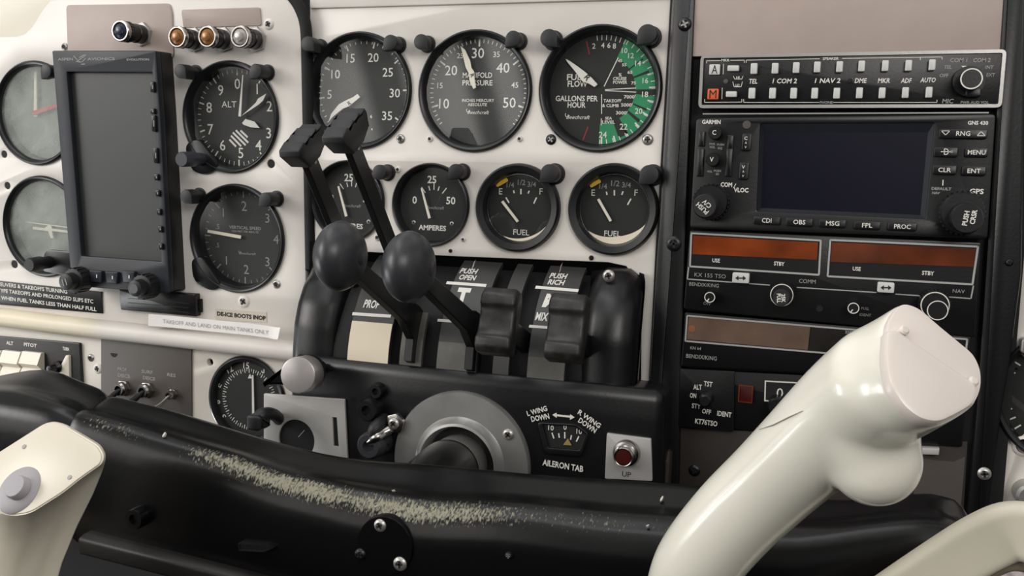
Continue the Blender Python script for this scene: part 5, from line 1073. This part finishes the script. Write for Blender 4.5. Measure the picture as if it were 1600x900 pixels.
# hub cap with three screws on the bar's front
c = CP.u(601, 853, DW+.006); r = 46*CP.sc(600, 853, DW+.006)[0]; mb = MB(); mb.add(lathe([(r, DW-.004), (r, DW+.0052), (r*.975, DW+.0062), (0, DW+.0064)], 64), M_YOKE, T(*c)); hub = yk.part('hub_cap', mb)
for px, py, q, m in ((594, 821, 10, M_STEEL), (563, 866, 9, M_SATIN), (625, 881, 11, M_STEEL)): screw(yk, CP, px, py, DW+.0064, q, m, parent=hub)
x, y = CP.u(208, 812, DW+.012); mb = MB(); mb.add(lathe([(.0062, DW), (.0062, DW+.010), (.0056, DW+.012), (.003, DW+.012), (.0026, DW+.010), (0, DW+.010)], 28), M_YOKE, T(x, y)); yk.part('bar_plug', mb)
screw(yk, CP, 795, 868, DW+.0052, 6, M_SATIN, M_STEEL)
mb = MB(); mb.add(slab(rounded([(-.163, DW-.004), (-.163, DW+.012), (-.1525, DW+.013), (-.1505, DW+.008), (-.1505, DW-.004)], .002), X0+.015, CP.u(470, 880, DW+.01)[0], .003), mat('soot_brown_paint', (26, 23, 22), .5, bump=.05))
R_ = RZ(-.06); pv = Vector((CP.u(300, 870, DW)[0], -.155, 0)); mb.v = [pv+R_ @ (p-pv) for p in mb.v]; yk.part('lower_rail', mb)
p = pxpoly(CP, [(372, 849), (412, 853), (424, 858), (411, 863), (373, 861)], DW+.009); mb = MB(); framering(mb, p, .0006, DW+.004, DW+.009, M_SATIN); flat(mb, p, DW+.0085, M_BLACK); yk.part('guide_bracket', mb)
# column tube from the ring into the bar
pp = [Vector((CP.u(717, 724, AD)[0], CP.u(717, 724, AD)[1], AD-.002)), CP.u3(700, 738, .075), CP.u3(668, 772, .110), CP.u3(640, 800, .140)]
mb = MB(); mb.add(tube(smoothpath(pp[:2], 4), .0195, 40), M_STEEL); yk.part('column_shaft', mb, label='grey metal column shaft')
pp = [CP.u3(703, 735, .068), CP.u3(694, 742, .080), CP.u3(668, 768, .108), CP.u3(640, 800, .140)]
mb = MB(); mb.add(tube(smoothpath(pp, 6), [.0165, .0190, .0200]+[.0205]*16, 40), M_YOKE); yk.part('column_boot', mb, angle=60)

# ---- helpers for the hand grips
def remeshed(mb, vox, it):
    o = mesh_obj('tmp', mb); r = o.modifiers.new('r', 'REMESH'); r.mode = 'VOXEL'; r.voxel_size = vox; s = o.modifiers.new('s', 'SMOOTH'); s.factor = .5; s.iterations = it
    dg = bpy.context.evaluated_depsgraph_get(); e = o.evaluated_get(dg); me = e.to_mesh(); out = ([tuple(v.co) for v in me.vertices], [tuple(p.vertices) for p in me.polygons]); e.to_mesh_clear()
    m = o.data; bpy.data.objects.remove(o); bpy.data.meshes.remove(m); return out
WC = CAM                                        # in CP coordinates: (x, z, -y)
EYE = Vector((CAM.x, CAM.z, -CAM.y))
def ray(px, py): return (CP.u3(px, py, .2)-EYE).normalized()
class Plane3:
    def __init__(s, o, n, up=Vector((0, 1, 0))):
        s.o = Vector(o); s.n = Vector(n).normalized(); s.x = up.cross(s.n).normalized(); s.y = s.n.cross(s.x)
        s.M = Matrix(((s.x.x, s.y.x, s.n.x, s.o.x), (s.x.y, s.y.y, s.n.y, s.o.y), (s.x.z, s.y.z, s.n.z, s.o.z), (0, 0, 0, 1)))
    def hit(s, px, py, h=0):
        r = ray(px, py); t = (s.o+s.n*h-EYE).dot(s.n)/r.dot(s.n); return EYE+r*t
    def uv(s, px, py, h=0): v = s.hit(px, py, h)-s.o; return (v.dot(s.x), v.dot(s.y))
def resample(loop, ring, c, n):                 # order the cap outline to match the ring's vertices, by angle about the axis
    e1 = (ring[0]-c); e1 -= n*e1.dot(n); e1.normalize(); e2 = n.cross(e1); out = []
    L = [((p-c).dot(e1), (p-c).dot(e2)) for p in loop]
    for v in ring:
        a = atan2((v-c).dot(e2), (v-c).dot(e1)); d = Vector((cos(a), sin(a))); best = None
        for i in range(len(L)):
            p, q = Vector(L[i-1]), Vector(L[i]); w = q-p; den = d.x*w.y-d.y*w.x
            if abs(den) < 1e-12: continue
            t = (p.x*w.y-p.y*w.x)/den; k = (p.x*d.y-p.y*d.x)/den
            if t > 0 and -1e-6 <= k <= 1+1e-6 and (best is None or t > best): best = t
        best = best if best else (v-c).length
        out.append(c+e1*d.x*best+e2*d.y*best)
    return out

# ---- right hand grip
st = [(1052, 1060, .192, 60), (1062, 980, .198, 61), (1076, 908, .206, 63), (1100, 866, .212, 67), (1149, 808, .222, 70), (1205, 754, .233, 73), (1262, 700, .245, 79), (1330, 637, .259, 88), (1395, 592, .274, 100)]
C_ = [CP.u3(x, y, d) for x, y, d, r in st]; Rr = [r*CP.sc(x, y, d)[0]*.97 for x, y, d, r in st]
ax = (C_[-1]-C_[-3]).normalized(); capn = (ax+Vector((.05, .05, .35))).normalized()
capP = Plane3(CP.u3(1462, 572, .288), capn)
capo = [(1382, 515), (1393, 486), (1411, 469), (1435, 476), (1473, 509), (1500, 530), (1524, 551), (1536, 575), (1538, 605), (1529, 631), (1500, 650), (1470, 666), (1440, 662), (1410, 640), (1388, 604), (1380, 560)]
capl = [capP.hit(x, y) for x, y in capo]
P = smoothpath(C_, 5); RR = [v.x for v in smoothpath([(r, 0, 0) for r in Rr], 5)]
vs, fs = tube(P, RR, 56, Vector((0, 0, 1)))
n = len(P); rings = [[Vector(v) for v in vs[i*56:(i+1)*56]] for i in range(n)]
end = resample(capl, rings[-1], capP.o, capP.n)
mid = [a*.45+b*.55-capP.n*.004 for a, b in zip(rings[-1], end)]
mb = MB(); mb.add(loft([[tuple(v) for v in l] for l in rings[:-1]+[mid, end]]), M_GRIP)
def ell(c, ax3, m):
    vs, fs = lathe([(cos(a), sin(a)) for a in [-pi/2+pi*i/20 for i in range(21)]], 32); X_ = Matrix(((ax3[0].x, ax3[1].x, ax3[2].x, c.x), (ax3[0].y, ax3[1].y, ax3[2].y, c.y), (ax3[0].z, ax3[1].z, ax3[2].z, c.z), (0, 0, 0, 1)))
    return [tuple(X_ @ Vector((v[0] if abs(v[0]) > 1e-9 else 0, v[1], v[2]))) for v in vs], fs
lob = MB(); lob.v = list(mb.v); lob.f = list(mb.f); lob.m = list(mb.m); lob.mats = list(mb.mats)
la, lb = CP.u3(1340, 640, .259), CP.u3(1366, 719, .2605); ra, rb = 93*CP.sc(1340, 640, .259)[0], 71*CP.sc(1366, 719, .2605)[0]; ld = (lb-la).normalized()
lp = [la.lerp(lb, q/6) for q in range(7)]+[lb+ld*rb*sin(q*pi/20) for q in range(1, 10)]+[lb+ld*rb*.999]
lr = [ra+(rb-ra)*q/6 for q in range(7)]+[rb*cos(q*pi/20) for q in range(1, 10)]+[rb*.05]
lob.add(tube(lp, lr, 40, Vector((0, 0, 1))), M_GRIP)
g = MB(); g.add(remeshed(lob, .0013, 30), M_GRIP)
rg = yk; rgb = yk.part('hand_grip', g, label='glossy ivory right hand grip leaning across the radios', angle=80)
def capplate(pts, h0, h1, m, bev, r): # plate lying on the grip's end
    o = rounded([capP.uv(x, y, h1) for x, y in pts], r); return MB().add(prism(o, h0, h1, bev), m, capP.M)
mb = capplate([(1386, 508), (1398, 484), (1412, 473), (1435, 480), (1472, 512), (1522, 553), (1533, 577), (1534, 605), (1524, 630), (1498, 646), (1468, 660), (1440, 655), (1413, 635), (1393, 602), (1385, 560)], -.002, .0010, M_LID, .0006, .003); yk.part('end_cap', mb, rgb)
mb = capplate([(1388, 514), (1402, 514), (1531, 602), (1524, 630), (1498, 646), (1468, 660), (1440, 655), (1413, 635), (1393, 602), (1385, 560)], -.001, .0036, M_LID, .0014, .004); yk.part('end_lid', mb, rgb, 'pinkish white end lid')
for px, py in ((1413, 516), (1521, 596)):
    x, y = capP.uv(px, py, .003); mb = MB(); mb.add(lathe([(.0017, .001), (.0017, .0032), (.0011, .0038), (0, .0039)], 20), M_LID, capP.M @ T(x, y)); yk.part('hinge_knuckle', mb, rgb)
# scuffs on the grip's side are dark pencil-like marks
mb = MB()
for pts in (((1186, 671), (1208, 664), (1232, 652), (1254, 642)),):
    q = []
    for x, y in pts:
        o_ = EYE; d_ = ray(x, y); bestt = None
        for i in range(n-1):
            for t_ in (0, .5):
                c0 = P[i].lerp(P[i+1], t_); rr = RR[i]+(RR[i+1]-RR[i])*t_; axd = (P[i+1]-P[i]).normalized(); w = o_-c0; dp = d_-axd*d_.dot(axd); wp = w-axd*w.dot(axd)
                a_ = dp.length_squared; b_ = 2*dp.dot(wp); cc = wp.length_squared-rr*rr; D_ = b_*b_-4*a_*cc
                if D_ > 0:
                    tt = (-b_-sqrt(D_))/(2*a_); h_ = o_+d_*tt
                    if abs((h_-c0).dot(axd)) < .004 and (bestt is None or tt < bestt): bestt = tt
        if bestt: q.append(o_+d_*(bestt-.0004))
    if len(q) > 1: mb.add(tube(q, [.0001]+[.00022]*(len(q)-2)+[.0001], 6), M_PRINTDIM)
if mb.v: yk.part('scuff_mark', mb, rgb, 'thin grey scuff')

# ---- left hand grip
def lring(cx, cy, sx, sy, d, dk, n=56):
    out = []
    for x, y in LO: X_, Y_ = cx+(x-80)*sx, cy+(y-735)*sy; out.append(tuple(CP.u3(X_, Y_, d+dk*(Y_-cy))))
    return out
LO = rounded([(-16, 716), (69, 662), (85, 658), (104, 663), (158, 695), (166, 711), (163, 724), (126, 750), (99, 772), (45, 806), (14, 810), (-14, 800), (-40, 770)], 14, 4)
L = [lring(80, 735, .96, .96, .2465, .0002), lring(80, 735, 1, 1, .2445, .0002), lring(79, 739, 1.01, 1.01, .241, .0002), lring(76, 752, 1.0, 1.0, .2385, .00018), lring(66, 784, .96, .96, .236, .00012), lring(46, 834, .90, .94, .234, .0001), lring(26, 890, .86, .92, .232, .00008), lring(8, 960, .84, .9, .230, .00008), lring(-6, 1040, .82, .9, .228, .00008)]
mb = MB(); mb.add(loft(L), M_IVORY); lgb = yk.part('hand_grip', mb, label='ivory left hand grip with a push button', angle=60)
pp = [CP.u3(16, 960, .232), CP.u3(0, 1050, .226), Vector((-.262, -.178, .200)), Vector((-.270, -.150, .160))]; mb = MB(); mb.add(tube(smoothpath(pp, 6), .0165, 24), M_IVORY); yk.part('grip_stem', mb, lgb)
q0, q1, q2 = Vector(L[0][0]), Vector(L[0][len(LO)//3]), Vector(L[0][2*len(LO)//3]); nn = (q1-q0).cross(q2-q0).normalized(); nn = nn if nn.z > 0 else -nn
LP = Plane3(sum((Vector(v) for v in L[0]), Vector())/len(L[0]), nn)
o = [LP.uv(80+(x-80)*.93, 735+(y-735)*.93) for x, y in LO]; mb = MB(); mb.add(prism(o, -.001, .0007, .0005), M_IVORY, LP.M); yk.part('end_cap', mb, lgb)
k = CP.sc(30, 765, .25)[0]; x, y = LP.uv(30, 766, .0007); mb = MB(); mb.add(lathe([(37*k, .0004), (37*k, .0010), (34*k, .0022), (22*k, .0034), (0, .0034)], 48), M_GREYBTN, LP.M @ T(x, y)); yk.part('button_boss', mb, lgb, 'lavender grey button ring')
x, y = LP.uv(26, 761, .006); mb = MB(); mb.add(lathe([(18*k, .003), (18*k, .0066), (16*k, .0076), (0, .0080)], 40), M_GREYBTN, LP.M @ T(x, y)); yk.part('push_button', mb, lgb, 'lavender grey push button')
for px, py in ((38, 698), (109, 746)): x, y = LP.uv(px, py, .0007); mb = MB(); mb.add(lathe([(.0012, .0006), (.0012, .0011), (0, .0012)], 14), M_GREYBTN, LP.M @ T(x, y)); yk.part('end_screw', mb, lgb)

# ---- pale tubular rail and ribbed cushion in the lower right corner
th = Thing('armrest', 'pale cream tubular armrest rail cutting across the lower right corner', 'armrest', CP, CP.u3(1560, 850, .2))
pp = [CP.u3(1240, 1040, .20), CP.u3(1350, 968, .205), CP.u3(1455, 898, .212), CP.u3(1540, 846, .218), CP.u3(1592, 830, .222), CP.u3(1640, 852, .222), CP.u3(1668, 920, .218), CP.u3(1675, 1010, .212)]
k = CP.sc(1500, 870, .215)[0]; P2 = smoothpath(pp, 7); mb = MB(); mb.add(sweep(P2, rounded([(-20*k, -44*k), (20*k, -44*k), (20*k, 44*k), (-20*k, 44*k)], 19*k, 6), Vector((0, 0, 1))), M_ARMREST); th.part('rail', mb, angle=60)
pp2 = [Vector((p.x+.001, p.y-.0115, p.z-.010)) for p in P2[:34]]; mb = MB(); mb.add(sweep(pp2, rounded([(-.008, -.006), (.008, -.006), (.008, .006), (-.008, .006)], .003, 4), Vector((0, 0, 1))), mat('dull_bronze_trim', (138, 126, 108), .5)); th.part('underside_trim', mb, label='dull bronze strip under the rail')
mb = MB(); vs = []; nx, ny = 110, 10; A_, B_, D_ = CP.u3(1430, 930, .165), CP.u3(1720, 790, .165), CP.u3(1560, 1080, .190)
for i in range(nx+1):
    for j in range(ny+1):
        v = A_+(B_-A_)*(i/nx)+(D_-A_)*(j/ny); vs.append((v.x, v.y, v.z+.0012*sin(i*.9)+.010*sin(pi*j/ny)*sin(pi*i/nx)))
m_ = len(vs); vs += [(x, y-.004, z-.02) for x, y, z in vs]; fs = []
for i in range(nx):
    for j in range(ny): a = i*(ny+1)+j; fs += [(a, a+1, a+ny+2, a+ny+1), (a+m_, a+ny+1+m_, a+ny+2+m_, a+1+m_)]
for i in range(nx):
    for j in (0, ny): a = i*(ny+1)+j; b = a+ny+1; fs.append((a, b, b+m_, a+m_))
for j in range(ny):
    for i in (0, nx): a = i*(ny+1)+j; b = a+1; fs.append((a, b, b+m_, a+m_))
mb.add((vs, fs), M_FABRIC); single('ribbed_cushion', mb, 'mauve-grey ribbed cushion below the cream rail in the bottom right corner', 'cushion', CP, CP.u3(1570, 930, .17))
